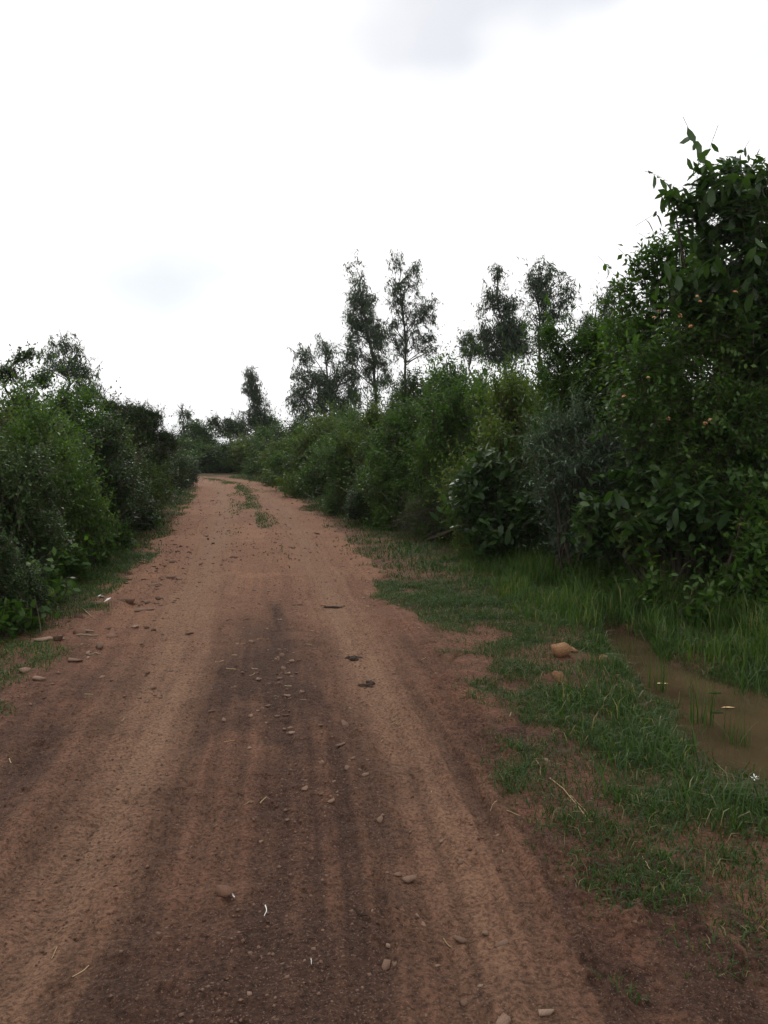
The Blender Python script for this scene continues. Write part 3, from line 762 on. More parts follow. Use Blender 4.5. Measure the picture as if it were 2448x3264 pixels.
# ------------------------------------------------------------------ trees
def gum_tree(name, label, u, d, trunk, lobes, seed, n=640, k=9, lL=.24, lW=.058, mat='leaf_gum', hang=.75, upb=-.15, slen=.7, group=None, rad=.11, cat='tree', inner=.8, gap=.48, spread=1.42):
    """trunk: pixel path from low to top; lobes: (u, v, half width, half height, depth shift)"""
    r = np.random.default_rng(seed)
    tx = (trunk[0][0] - 384) / F_PX * d
    b = (tx, d, gz(tx, d) - .03)
    root = thing(name, label, cat, b, group)
    tp = np.array([(0, 0, -.05)] + [np.array(at_depth(pu, pv, d + r.normal() * .1)) - b for pu, pv in trunk])
    uu = np.linspace(0, 1, 14); ui = np.linspace(0, 1, len(tp))
    path = np.stack([np.interp(uu, ui, tp[:, j]) for j in range(3)], 1)
    path[1:-1] += r.normal(size=(12, 3)) * [.05, .05, 0]
    V, Fc = tube(path, np.linspace(rad, rad * .14, 14), 7)
    obj('trunk', mesh_np('trunk', V, Fc, smooth=True), M['bark'], root)
    lobes = [(lu, lv, la * spread, lh * (1 + (spread - 1) * .7), ld) for lu, lv, la, lh, ld in lobes]
    lb = px_lobes(d, b, lobes)
    for l in lb:
        c = np.array(l[:3])
        zz = np.clip(c[2] - abs(l[5]) * .6 - np.hypot(c[0] - 0, 0) * .3, path[1, 2], path[-1, 2] * .97)
        st = np.array([np.interp(zz, path[:, 2], path[:, j]) for j in range(3)])
        for q in range(2):
            e = c + np.array(l[3:6]) * r.normal(size=3) * .45 + [0, 0, l[5] * .3]
            p = stem_path(r, st, e, .1, 6)
            V, Fc = tube(p, np.linspace(rad * .32, rad * .07, 6), 5)
            obj('branch', mesh_np('branch', V, Fc, smooth=True), M['bark'], root)
    nn = int(n * sum(l[2] * l[3] for l in lobes) / 1000 * (d / 45) ** 0)
    B, T = shoots(r, lb, nn, slen, upb=upb, out=.8, wild=.6, volume=True)
    # clumps: drop twigs where a coarse noise is low, so the sky shows through
    cf = 95.0 / d
    cn = fbm(T[:, 0] * cf + seed, T[:, 2] * cf + T[:, 1] * .3, seed, 2)
    keep = cn > gap
    B, T = B[keep], T[keep]
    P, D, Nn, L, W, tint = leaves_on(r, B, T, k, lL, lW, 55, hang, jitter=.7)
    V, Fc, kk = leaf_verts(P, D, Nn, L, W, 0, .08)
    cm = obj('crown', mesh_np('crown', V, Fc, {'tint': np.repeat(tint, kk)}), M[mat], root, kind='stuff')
    obj('twig_mass', twig_mesh('twig_mass', B, T, .00012 * d), M['twig'], root, kind='stuff')
    return root

G = 'slender trees standing behind the hedge on the puddle side'
gum_tree('gum_tree', 'slender dark tree with leaning trunk and dense drooping crown beside a thinner twin', 378, 45, [(376, 392), (368, 330), (360, 285), (357, 268)],
         [(357, 278, 9, 14, 0), (360, 300, 13, 15, 0), (352, 320, 9, 16, 0), (367, 320, 15, 18, 0), (356, 345, 13, 18, 0), (378, 340, 9, 24, 0), (350, 365, 9, 18, 0), (367, 375, 12, 18, 0), (352, 392, 9, 14, 0), (385, 375, 8, 22, 0)], 201, group=G)
gum_tree('gum_tree', 'thin open tree with straight trunk and see-through crown, twin of a denser leaning one', 406, 46, [(406, 400), (405, 350), (402, 300), (399, 258)],
         [(398, 262, 9, 10, 0), (403, 284, 12, 14, 0), (394, 292, 8, 14, 0), (415, 272, 7, 12, 0), (401, 312, 14, 14, 0), (421, 308, 9, 18, 0), (390, 325, 8, 16, 0), (413, 335, 12, 14, 0), (431, 312, 7, 18, 0), (428, 338, 8, 12, 0), (398, 350, 10, 14, 0), (425, 352, 9, 10, 0), (434, 350, 6, 6, 0)], 202, n=470, gap=.51, group=G)
gum_tree('bushy_tree', 'broad bushy tree with two peaks standing left of the leaning slender tree', 330, 44, [(330, 430), (328, 390), (326, 360), (326, 345)],
         [(304, 360, 8, 14, 0), (300, 372, 9, 12, 0), (326, 352, 9, 14, 0), (315, 385, 16, 20, 0), (335, 385, 16, 22, 0), (300, 400, 12, 16, 0), (320, 410, 18, 18, 0), (345, 400, 14, 22, 0), (352, 380, 8, 16, 0), (310, 425, 16, 12, 0), (340, 425, 14, 12, 0)], 203, n=660, gap=.47, group=G)
gum_tree('gum_tree', 'dense pointed tree with dark lower crown, partly overlapping a round-headed one', 505, 38, [(505, 385), (503, 350), (499, 310), (497, 272)],
         [(497, 275, 6, 10, 0), (495, 292, 12, 10, 0), (490, 310, 10, 14, 0), (508, 308, 12, 14, 0), (503, 330, 17, 16, 0), (486, 335, 9, 16, 0), (515, 330, 13, 20, 0), (505, 352, 16, 14, 0), (487, 352, 8, 10, 0), (523, 350, 9, 14, 0)], 204, n=620, gap=.48, group=G)
gum_tree('gum_tree', 'round-headed open tree with a small side crown beside the dense pointed tree', 541, 39, [(541, 390), (541, 350), (540, 310), (539, 262)],
         [(539, 268, 11, 12, 0), (533, 282, 10, 12, 0), (548, 282, 11, 14, 0), (540, 298, 15, 12, 0), (564, 282, 8, 10, 0), (566, 298, 8, 12, 0), (536, 318, 11, 12, 0), (553, 315, 11, 12, 0), (562, 318, 8, 14, 0), (543, 340, 14, 14, 0)], 205, n=500, gap=.50, group=G)
gum_tree('sapling', 'small pointed sapling peeping over the narrow-leaved shrub', 589, 20, [(589, 360), (589, 330), (588, 314)], [(588, 318, 6, 8, 0), (586, 332, 10, 10, 0), (592, 345, 12, 12, 0)], 206, n=1300, lL=.1, lW=.025, slen=.35, rad=.04)
gum_tree('sapling', 'grey green sapling leaning out beside the airy shrub', 615, 14, [(618, 380), (616, 330), (614, 290)], [(614, 292, 10, 10, 0), (610, 308, 14, 14, 0), (618, 325, 16, 16, 0), (606, 340, 12, 14, 0)], 207, n=900, lL=.085, lW=.024, slen=.3, rad=.03)
gum_tree('sapling', 'pale feathery sapling top rising above the rear hedge by the round-headed tree', 468, 24, [(470, 372), (470, 350), (469, 336)], [(469, 338, 6, 8, 0), (474, 350, 11, 9, 0), (460, 356, 9, 8, 0)], 212, n=1000, lL=.12, lW=.028, slen=.4, rad=.04)
G2 = 'distant trees at the bend'
gum_tree('gum_tree', 'narrow dark pointed tree above the hedge where the road bends', 255, 50, [(256, 432), (254, 405), (251, 375)],
         [(250, 376, 6, 9, 0), (252, 390, 9, 10, 0), (257, 402, 10, 12, 0), (255, 418, 13, 12, 0), (262, 425, 12, 10, 0), (246, 425, 10, 10, 0)], 208, n=900, gap=.42, group=G2)
gum_tree('gum_tree', 'small narrow tree like a cone nearest the end of the hedge facing the puddle', 184, 52, [(185, 450), (184, 425), (181, 402)],
         [(181, 404, 4, 7, 0), (184, 416, 7, 9, 0), (185, 430, 9, 10, 0), (184, 444, 12, 10, 0)], 209, n=1000, gap=.40, group=G2)
gum_tree('round_tree', 'small round bushy tree next to the cone-shaped tree at the bend', 200, 51, [(200, 450), (200, 438), (200, 428)], [(198, 428, 9, 9, 0), (206, 432, 8, 9, 0), (196, 440, 12, 10, 0), (204, 446, 12, 10, 0)], 210, n=1000, gap=.40, mat='leaf_green', hang=.2, group=G2)
gum_tree('spreading_tree', 'small spreading tree with bare lower trunk at the road bend', 231, 49, [(232, 450), (230, 438), (227, 425)], [(216, 422, 7, 6, 0), (226, 424, 10, 8, 0), (238, 424, 9, 8, 0), (230, 432, 14, 7, 0), (244, 430, 8, 8, 0)], 211, n=1000, gap=.42, mat='leaf_dark', hang=.3, group=G2)
gum_tree('gum_tree', 'open see-through tree rising behind the hedge that faces the puddle', 68, 27, [(68, 400), (68, 370), (64, 338)],
         [(63, 342, 12, 9, 0), (54, 353, 12, 10, 0), (75, 355, 13, 10, 0), (66, 370, 20, 11, 0), (86, 372, 10, 16, 0), (50, 368, 9, 10, 0), (80, 392, 16, 12, 0), (94, 395, 7, 12, 0)], 213, n=440, gap=.47, lL=.14, lW=.042, slen=.45, rad=.06)
gum_tree('leafy_tree', 'arching dark branch tips above the hedge that faces the puddle', 8, 13, [(4, 400), (8, 375), (20, 352)],
         [(20, 356, 6, 6, 0), (30, 353, 6, 3, 0), (8, 370, 9, 8, 0), (-8, 374, 12, 10, 0), (20, 374, 8, 8, 0), (42, 378, 10, 8, 0)], 214, n=520, gap=.46, lL=.075, lW=.034, slen=.25, hang=.2, upb=.2, mat='leaf_dark', rad=.03)
gum_tree('thorn_tree', 'flat-topped dark thorn tree with level layered boughs in the hedge facing the puddle', 135, 17, [(136, 440), (134, 425), (128, 410)],
         [(108, 405, 13, 3.5, 0), (125, 410, 16, 4, 0.2), (142, 413, 14, 3.5, 0), (155, 416, 9, 2, 0), (120, 420, 22, 6, 0), (148, 424, 16, 5, 0), (140, 436, 24, 8, 0), (165, 436, 8, 5, 0), (172, 444, 8, 6, 0)], 215, n=5200, gap=.36, spread=1.05, lL=.055, lW=.022, k=10, slen=.3, hang=.05, upb=.1, mat='leaf_dark', rad=.05, inner=.6)

# ------------------------------------------------------------------ weeds on the near verge
wr = np.random.default_rng(303)
WEED = [(12, 596, 7.2, 26, 552), (38, 590, 7.9, 20, 560), (-4, 630, 6.6, 22, 588), (66, 566, 9.3, 22, 535), (95, 552, 10.8, 18, 525), (118, 545, 12.0, 16, 518), (22, 630, 6.9, 14, 606), (145, 524, 15.0, 14, 500)]
RIGHT_WEED = [(575, 0, 9.6, 16, 548), (612, 0, 8.4, 15, 566), (655, 0, 7.6, 16, 572), (705, 0, 7.0, 17, 580), (520, 0, 10.8, 14, 538), (470, 0, 12.2, 12, 532), (430, 0, 14.0, 12, 518)]
for i, (u, v, d, hw, vt) in enumerate(WEED + RIGHT_WEED):
    x = (u - 384) / F_PX * d
    z = gz(x, d)
    R = hw / F_PX * d; H = max(0.2, at_depth(u, vt, d)[2] - z)
    lab = f'leafy green weed at the foot of the hedge facing the puddle, {ORD[i]} of the row' if i < len(WEED) else f'leafy weed among the grass under the hedge by the puddle, {ORD[i - len(WEED)]} of the row'
    root = thing('leafy_weed', lab, 'weed', (x, d, z), 'weeds along the hedge foot')
    build_shrub(root, 'weed', [(0, 0, H * .5, R, R * .8, H * .5), (R * .4, 0, H * .6, R * .5, R * .5, H * .35)], np.random.default_rng(400 + i), nstem=3, leaf_parts=60, cam_dir=unit(np.array([-x, -d, 1.0])), dens_mul=1.4)

# ------------------------------------------------------------------ grass
def grass_mesh(name, x, y, length, width, lean, r, tint, zoff=0.0):
    n = len(x)
    z = surface(x, y) + zoff
    az = r.random(n) * 2 * math.pi; fa = r.random(n) * 2 * math.pi
    d = np.stack([np.cos(az), np.sin(az), np.zeros(n)], 1); sde = np.stack([np.cos(fa), np.sin(fa), np.zeros(n)], 1)
    b = np.stack([x, y, z - 0.01], 1)
    L = length[:, None]; ln = lean[:, None]
    mid = b + L * (0.55 * UP + d * ln * 0.25); tip = b + L * (UP * (1 - 0.45 * ln) + d * ln * 0.9)
    w = width[:, None] * .5
    V = np.stack([b - sde * w, b + sde * w, mid + sde * w * .85, mid - sde * w * .85, tip], 1).reshape(-1, 3)
    o = (np.arange(n) * 5)[:, None]
    return mesh_np(name, V, [o + np.array([[0, 1, 2, 3]]), o + np.array([[3, 2, 4]])], {'tint': np.repeat(tint, 5)})

def scatter(r, n, x0, x1, y0, y1):
    return x0 + (x1 - x0) * r.random(n), y0 + (y1 - y0) * r.random(n)

gr_ = np.random.default_rng(21)
def turf(side, n, x0, x1, y0, y1, lmin, lmax, w, name, label):
    x, y = scatter(gr_, n, x0, x1, y0, y1)
    s, t = road_st(x, y); eo = edge_out(s, t)
    tuft = fbm(x * 3.2, y * 3.2, 101, 3)
    eo = eo + (.36 * sm(4.8, 3.6, s) if side > 0 else .16)
    dens = sm(-0.10, 0.30, eo + (tuft - .5) * .9) * (0.42 + 0.58 * sm(0.33, 0.58, tuft)) * (np.sign(t) == side) * sm(1.22, 1.42, np.abs(t))
    for sx_, sy_ in ((1.19, 5.36), (1.42, 6.05), (1.67, 5.9), (1.5, 6.12)): dens = dens * sm(.07, .17, np.hypot(x - sx_, (y - sy_ + .06) * .8))
    if side > 0:
        q = ditch(x, y); dens = dens * (0.06 + 0.94 * sm(0.78, 1.12, q))
    k = (gr_.random(n) < dens) & (x < .5 * y + .8)
    x, y, tuft, eo = x[k], y[k], tuft[k], eo[k]
    L = (lmin + (lmax - lmin) * gr_.random(len(x)) ** 1.5) * (0.55 + 0.9 * tuft) * (0.6 + .4 * sm(0, .5, eo))
    tint = np.clip(0.2 + 0.55 * gr_.random(len(x)) + .5 * (tuft - .5), 0, .92)
    tint = np.where(gr_.random(len(x)) < 0.06, 1.0, tint * (.75 if side > 0 else .9))
    obj(name, grass_mesh(name, x, y, L, w * (0.7 + .6 * gr_.random(len(x))), 0.45 + 1.0 * gr_.random(len(x)), gr_, tint), M['grass'], kind='stuff', label=label, category='grass')
turf(1, 330000, -0.6, 4.4, 2.2, 9.5, .035, .105, .0042, 'verge_grass', 'short green grass on the verge between the dirt road and the puddle')
turf(1, 52000, -2.2, 4.5, 9.5, 22, .06, .15, .010, 'verge_grass', 'short green grass strip along the hedge past the tall grass')
turf(-1, 100000, -5.4, -2.2, 4.3, 12, .04, .13, .006, 'verge_grass', 'dark green grass strip between the road and the hedge facing the puddle')
turf(-1, 40000, -9, -3.0, 12, 30, .07, .16, .013, 'verge_grass', 'far grass strip along the hedge facing the puddle')
turf(1, 30000, -8, 0, 22, 46, .08, .18, .02, 'verge_grass', 'far grass strip on the outer side of the bend')
# tall grass in front of the hedge, and round the puddle
x, y = scatter(gr_, 90000, 0.3, 5.2, 5.4, 12.5)
s, t = road_st(x, y); eo = edge_out(s, t)
tuft = fbm(x * 2.2, y * 2.2, 111, 3)
q = ditch(x, y)
ln_front = np.interp(y, [5.4, 6.2, 7.2, 9, 11, 12.5], [2.5, 1.95, 1.25, 0.95, 0.75, 0.6])
dens = sm(ln_front - .25, ln_front + .6, x) * (.25 + .75 * sm(0.3, 0.65, tuft)) * sm(0.95, 1.25, q) * sm(12.5, 10.5, y)
k = gr_.random(len(x)) < dens * .8
x, y, tuft = x[k], y[k], tuft[k]
L = (0.10 + 0.30 * gr_.random(len(x)) ** 1.4) * (0.35 + 1.3 * tuft)
L = L * (.30 + .70 * sm(0, 1.1, x - ln_front[k]))
tint = np.clip(0.30 + 0.6 * gr_.random(len(x)) + .6 * (tuft - .5), 0, .92)
tint = np.where(gr_.random(len(x)) < 0.03, 1.0, tint)
obj('tall_grass', grass_mesh('tall_grass', x, y, L, .0075 * (0.7 + .6 * gr_.random(len(x))), 0.15 + .85 * gr_.random(len(x)) ** 1.5, gr_, tint), M['grass'], kind='stuff', label='tall bright green grass under the hedge beside the puddle', category='grass')
# rank grass along the puddle shore
x, y = scatter(gr_, 60000, 1.0, 3.6, 3.2, 7.4)
q = ditch(x, y); s, t = road_st(x, y)
tuft = fbm(x * 4, y * 4, 113, 3)
k = gr_.random(len(x)) < sm(.70, 1.05, q) * sm(2.3, 1.4, q) * sm(.42, .60, tuft) * .5 * sm(0, .4, edge_out(s, t))
x, y, tuft = x[k], y[k], tuft[k]
L = (0.05 + 0.15 * gr_.random(len(x)) ** 1.6) * (.5 + tuft)
tint = np.where(gr_.random(len(x)) < .06, 1.0, np.clip(.15 + .6 * gr_.random(len(x)), 0, .9))
obj('shore_grass', grass_mesh('shore_grass', x, y, L, .006 * (.6 + .8 * gr_.random(len(x))), .3 + gr_.random(len(x)), gr_, tint), M['grass'], kind='stuff', label='rank dark grass fringing the shore of the puddle', category='grass')
# thin grass on the crown of the far road
s = 10 + 32 * gr_.random(16000); t = 0.18 + .24 * gr_.normal(size=16000)
pk = fbm(s * .6, t * 3, 73, 3); k = gr_.random(16000) < sm(.40, .66, pk) * sm(10, 18, s) * .5
xx, yy = road_xy(s[k], t[k])
n_ = len(xx)
obj('crown_grass', grass_mesh('crown_grass', xx, yy, .03 + .05 * gr_.random(n_), .016 * (0.6 + .8 * gr_.random(n_)), .3 + .7 * gr_.random(n_), gr_, np.clip(.2 + .5 * gr_.random(n_), 0, 1)), M['grass'], kind='stuff', label='thin grass growing along the middle of the far road', category='grass')
# reed tufts standing in the puddle: each a thing
rr = np.random.default_rng(33)
REED = [(658, 690, .34, 20, 'slim dark reed tuft at the edge of the puddle'), (703, 725, .42, 22, 'tallest upright reed clump standing in the puddle'), (738, 745, .22, 30, 'pale spreading grass tuft in the wide end of the puddle'),
        (745, 694, .26, 26, 'bushy grass tuft on the far bank of the puddle'), (630, 655, .14, 12, 'tiny grass tuft at the narrow tip of the puddle'), (692, 752, .18, 16, 'short grass tuft at the near shore of the puddle')]
for u, v, h, nb, lab in REED:
    x, y = on_ground(u, v, WATER_Z)
    zb = float(ground_height(np.array([x]), np.array([y]))[0])
    root = thing('reed_tuft', lab, 'grass tuft', (x, y, zb), None)
    for i in range(nb):
        a = rr.random() * 6.28; l = (h + WATER_Z - zb) * (.45 + .7 * rr.random()); lean = .05 + .75 * rr.random() ** 2
        b0 = np.array([.045 * rr.normal(), .045 * rr.normal(), 0.0])
        uu = np.linspace(0, 1, 5)[:, None]
        p = b0 + l * (uu * UP + lean * uu ** 2 * np.array([math.cos(a), math.sin(a), -.25]))
        sd_ = np.array([-math.sin(a), math.cos(a), 0]) * .0042 * (1.05 - uu)
        V = np.stack([p - sd_, p + sd_], 1).reshape(-1, 3)
        f_ = np.array([[2 * j, 2 * j + 1, 2 * j + 3, 2 * j + 2] for j in range(4)])
        obj('blade', mesh_np('blade', V, [f_], {'tint': np.full(10, .2 + .6 * rr.random())}), M['grass'], root)
# a small white flower at the shore
x, y = on_ground(752, 792)
root = thing('white_flower', 'small white flower in the grass at the near shore of the puddle', 'flower', (x, y, gz(x, y)))
V, Fc = tube(stem_path(rr, (0, 0, -.01), (.01, 0, .09), .05), np.full(6, .002), 4); obj('stem', mesh_np('stem', V, Fc, {'tint': np.full(len(V), .5)}), M['grass'], root)
fv = []; ff = []
for i in range(9):
    a = i * .7; k = len(fv)
    for (rad_, da) in ((0.003, 0), (.014, -.25), (.02, 0), (.014, .25)): fv.append((.01 + rad_ * math.cos(a + da), rad_ * math.sin(a + da), .09 + rad_ * .5 * (i % 3 - .3)))
    ff.append([k, k + 1, k + 2, k + 3])
obj('petal_head', mesh_np('petal_head', np.array(fv), [np.array(ff)]), M['paper'], root)

# ------------------------------------------------------------------ stones
def hull(points):
    bm = bmesh.new()
    for p in points: bm.verts.new(p)
    res = bmesh.ops.convex_hull(bm, input=list(bm.verts))
    drop = [v for v in bm.verts if not v.link_faces]
    bmesh.ops.delete(bm, geom=drop, context='VERTS')
    bmesh.ops.triangulate(bm, faces=list(bm.faces))
    bm.verts.index_update()
    V = np.array([v.co[:] for v in bm.verts]); Fc = np.array([[v.index for v in f.verts] for f in bm.faces])
    bm.free()
    return V, Fc
def slab_mesh(seed, mat, flat=.35, n=15):
    """angular broken stone: the hull of points near a box"""
    r = np.random.default_rng(seed)
    p = r.uniform(-1, 1, (n, 3)); p = p / np.maximum(np.abs(p).max(1, keepdims=True), .01) * (.75 + .25 * r.random((n, 1)))
    p = p * np.array([.5, .5 * (.5 + .4 * r.random()), .5 * flat * 1.4])
    V, Fc = hull(p)
    me = mesh_np('stone', V, [Fc]); me.materials.append(mat)
    return me
SL = {m_: [slab_mesh(i + 10 * j, M[m_], (.22, .3, .4, .5, .3, .6)[i]) for i in range(6)] for j, m_ in enumerate(('stone_pale', 'stone_red', 'stone_ochre'))}
sr = np.random.default_rng(55)
def stone(x, y, size, mat, label, group=None, var=None, rz=None, name='stone', sink=.25, tilt=.12):
    me = SL[mat][int(sr.integers(6)) if var is None else var]
    o = obj(name, me, None, None, label=label, category='stone', group=group)
    zs = (.40 + .40 * sr.random()) * size * (1.6 if mat == 'stone_ochre' else 1)
    o.location = (x, y, gz(x, y) + zs * .16 * (1 - sink * 2.0))
    o.rotation_euler = (sr.normal() * tilt, sr.normal() * tilt, sr.random() * 6.28 if rz is None else rz); o.scale = (size, size * (.8 + .4 * sr.random()), zs)
    return o
U = 768 / 1659.
def stone_px(u, v, size, mat, label, **kw):
    x, y = on_ground(u * U, v * U); return stone(x, y, size, mat, label, **kw)
stone_px(1207, 1472, .15, 'stone_ochre', 'ochre block of stone alone in the grass between road and puddle', var=5, sink=-.1)
stone_px(1212, 1415, .17, 'stone_ochre', 'larger pale ochre stone near the narrow tip of the puddle', var=3, sink=-.1)
stone_px(1238, 1406, .10, 'stone_ochre', 'small ochre stone touching the larger pale ochre one', var=2, sink=-.1)
stone_px(1310, 1428, .11, 'stone_ochre', 'reddish ochre stone on the very edge of the puddle', var=5, sink=-.1)
stone_px(1335, 1452, .05, 'stone_pale', 'little pale chip beside the puddle edge stone', var=2)
stone_px(487, 1942, .085, 'stone_red', 'squat brown stone with a white straw bit leaning on it', var=3)
stone_px(742, 1567, .10, 'stone_pale', 'flat pale slab between the stony strip and the tyre lines', var=0)
stone_px(1085, 2032, .055, 'stone_pale', 'rounded pale stone set in the wheel track close to a pointed chip', var=3)
stone_px(1050, 2010, .04, 'stone_pale', 'pointed pale chip close to a rounded pale stone in the wheel track', var=2)
stone_px(1180, 2180, .05, 'stone_pale', 'round pale stone pressed into the mud by the crumbled road edge', var=3)
stone_px(1085, 2198, .06, 'stone_pale', 'broad pale stone half buried in the wheel track', var=1)
stone_px(885, 1892, .075, 'stone_pale', 'half-buried rounded stone in the middle of the wheel track', var=4)
stone_px(858, 1886, .04, 'stone_pale', 'sharp pale chip next to the half-buried rounded stone', var=2)
stone_px(95, 1385, .16, 'stone_pale', 'large flat pale stone on the verge facing the puddle', var=1)
stone_px(312, 1318, .22, 'stone_pale', 'broad flat slab level with the soil near scattered sticks', var=0, sink=.35, tilt=.03)
stone_px(283, 1302, .15, 'stone_red', 'rough reddish clod of stone beside the broad flat slab', var=3)
stone_px(180, 1368, .16, 'stone_red', 'dark red angular stone next to the large flat pale stone', var=4)
stone_px(215, 1398, .11, 'stone_pale', 'pale wedge-shaped stone near the verge facing the puddle', var=2)
stone_px(1180, 1640, .05, 'stone_pale', 'pale chip at the grass edge by the straw stalks', var=1)
stone_px(1045, 1475, .07, 'stone_pale', 'pale flat stone at the road edge by a low grass tuft', var=0)
GROUPS = [
    (34, 'near track', lambda: (sr.uniform(2.1, 4.0), .75 + .3 * sr.normal()), (.018, .05), 'stone_pale', 'pale stone pressed into the near wheel track beside the tyre lines', 'stones pressed into the wheel track'),
    (26, 'strip cluster', lambda: (sr.uniform(4.3, 6.0), .26 + .07 * sr.normal()), (.025, .06), 'stone_pale', 'larger pale chip in the thick of the stony strip', 'larger chips in the middle strip'),
    (24, 'dark crumbs', lambda: (sr.uniform(2.2, 6.0), -.6 + .6 * sr.normal()), (.02, .045), 'stone_red', 'dark reddish crumb of stone near the bright wheel track', 'reddish crumbs by the bright wheel track'),
    (64, 'stony strip', lambda: (sr.uniform(3.0, 9.5), .22 + .2 * sr.normal()), (.022, .06), 'stone_pale', 'small pale stone chip in the stony strip between the wheel tracks', 'stone chips in the middle strip'),
    (60, 'left edge', lambda: (sr.uniform(5.2, 13), -1.30 + .28 * sr.normal()), (.045, .13), 'stone_pale', 'flat pale stone scattered along the road edge facing the puddle', 'flat stones along the road edge facing the puddle'),
    (38, 'left red', lambda: (sr.uniform(6.5, 16), -.9 + .45 * sr.normal()), (.04, .11), 'stone_red', 'dark reddish stone scattered on the road half facing the puddle', 'reddish stones on the road half facing the puddle'),
    (40, 'far', lambda: (sr.uniform(11, 32), .1 + .75 * sr.normal()), (.05, .13), 'stone_red', 'dark stone lying on the far stretch of road before the bend', 'dark stones on the far stretch'),
    (34, 'far pale', lambda: (sr.uniform(11, 28), -.2 + .8 * sr.normal()), (.05, .13), 'stone_pale', 'pale flat stone lying on the far stretch of road before the bend', 'pale stones on the far stretch'),
    (34, 'right edge', lambda: (sr.uniform(6.6, 10.5), 1.45 + .16 * sr.normal()), (.025, .07), 'stone_pale', 'pale stone chip along the grass verge on the puddle side', 'stone chips along the verge on the puddle side'),
]
for n_, _, fn, (a, b), mat, lab, grp in GROUPS:
    for i in range(n_):
        s_, t_ = fn(); t_ = float(np.clip(t_, -1.55, 1.55))
        x, y = road_xy(s_, t_)
        stone(float(x), float(y), a + (b - a) * sr.random() ** 2, mat, lab, grp)
# gravel too small to count
def gravel(name, n, s0, s1, tfun, a, b, mat, label, r):
    s_ = s0 * (s1 / s0) ** r.random(n); t_ = np.clip(tfun(s_, n), -1.75, 1.8)
    kp = r.random(n) < sm(.34, .62, fbm(s_ * 1.5, t_ * 3, 121, 3)) + .08; s_, t_ = s_[kp], t_[kp]; n = len(s_)
    x, y = road_xy(s_, t_); z = surface(x, y)
    q = (a + (b - a) * r.random(n) ** 2.2)
    oct_ = np.array([(1, 0, 0), (0, 1, 0), (-1, 0, 0), (0, -1, 0), (0, 0, .6), (0, 0, -.5)], float)
    V = oct_[None] * (.6 + .8 * r.random((n, 6, 1))) * q[:, None, None] * .5
    c = np.cos(r.random(n) * 6.28)[:, None]; s2 = np.sqrt(1 - c ** 2)
    V = np.stack([V[..., 0] * c - V[..., 1] * s2, V[..., 0] * s2 + V[..., 1] * c, V[..., 2] + .12 * V[..., 0] * r.normal(size=(n, 1))], -1)
    V[..., 0] += x[:, None]; V[..., 1] += y[:, None]; V[..., 2] += z[:, None]
    f_ = np.array([[0, 1, 4], [1, 2, 4], [2, 3, 4], [3, 0, 4], [1, 0, 5], [2, 1, 5], [3, 2, 5], [0, 3, 5]])
    o = obj(name, mesh_np(name, V.reshape(-1, 3), [(f_[None] + (np.arange(n) * 6)[:, None, None]).reshape(-1, 3)]), mat, kind='stuff', label=label, category='gravel')
gv = np.random.default_rng(66)
gravel('gravel', 16000, 1.9, 14, lambda s, n: gv.uniform(-1.7, 1.7, n), .003, .017, M['stone_red'], 'fine reddish grit and crumbs strewn over the dirt road', gv)
gravel('gravel', 2600, 2.0, 12, lambda s, n: np.where(gv.random(n) < .5, .28 + .2 * gv.normal(size=n), gv.uniform(-1.7, 1.7, n)), .004, .022, M['stone_pale'], 'fine pale grit strewn over the dirt road', gv)
gravel('gravel', 1500, 5, 16, lambda s, n: np.where(gv.random(n) < .6, -1.1 + .35 * gv.normal(size=n), gv.uniform(-1.6, 1.6, n)), .015, .05, M['stone_pale'], 'flat pale flakes thick along the road edge facing the puddle', gv)
gravel('gravel', 2400, 11, 36, lambda s, n: gv.uniform(-1.6, 1.6, n), .015, .05, M['stone_red'], 'coarse far grit on the road towards the bend', gv)

# dark clods of dung and mud
def clod(u, v, sx, sy, sz, label, seed, mat='clod', rz=0.0, cat='clod', group=None):
    x, y = on_ground(u * U, v * U)
    r = np.random.default_rng(seed)
    Vs = []; Fs = []; off = 0
    for q in range(7):
        c = np.array([r.uniform(-.6, .6), r.uniform(-.55, .55), r.uniform(-.1, .35)]); k = r.uniform(.3, .62)
        p = rand_dirs(r, 12) * k * (.75 + .4 * r.random((12, 1))) + c
        hv, hf = hull(p * np.array([sx, sy, sz])); Vs.append(hv); Fs.append(hf + off); off += len(hv)
    V = np.vstack(Vs); f_ = np.vstack(Fs)
    o = obj('clod', mesh_np('clod', V, [f_]), M[mat], label=label, category=cat, group=group)
    o.location = (x, y, gz(x, y)); o.rotation_euler = (0, 0, rz)
    return o
clod(765, 1422, .080, .06, .045, 'dark dry clod lying alone in the wheel track, pale fibre at one end', 1, rz=.1)
clod(791, 1474, .068, .055, .048, 'dark crumbled clod lying next to the end of the tyre lines', 2, rz=.2)
clod(718, 1309, .13, .04, .022, 'long flat dark clod lying across the wheel track', 3, rz=.05)
clod(640, 1308, .09, .03, .012, 'thin dark crust of soil beside the long flat clod', 4)
cr_ = np.random.default_rng(44)
for i in range(26):
    s_ = cr_.uniform(2.3, 4.0); t_ = 1.3 + .17 * cr_.normal() + .25 * max(0, 2.8 - s_)
    x, y = road_xy(s_, t_)
    o = clod(0, 2000, *(np.array([.017, .013, .009]) * (.5 + 1.2 * cr_.random())), 'crumbly lump of moist soil churned up at the road edge by the puddle', 50 + i, mat='mud', rz=cr_.random() * 6, cat='soil lump', group='soil lumps at the churned road edge')
    o.location = (float(x), float(y), gz(float(x), float(y)))

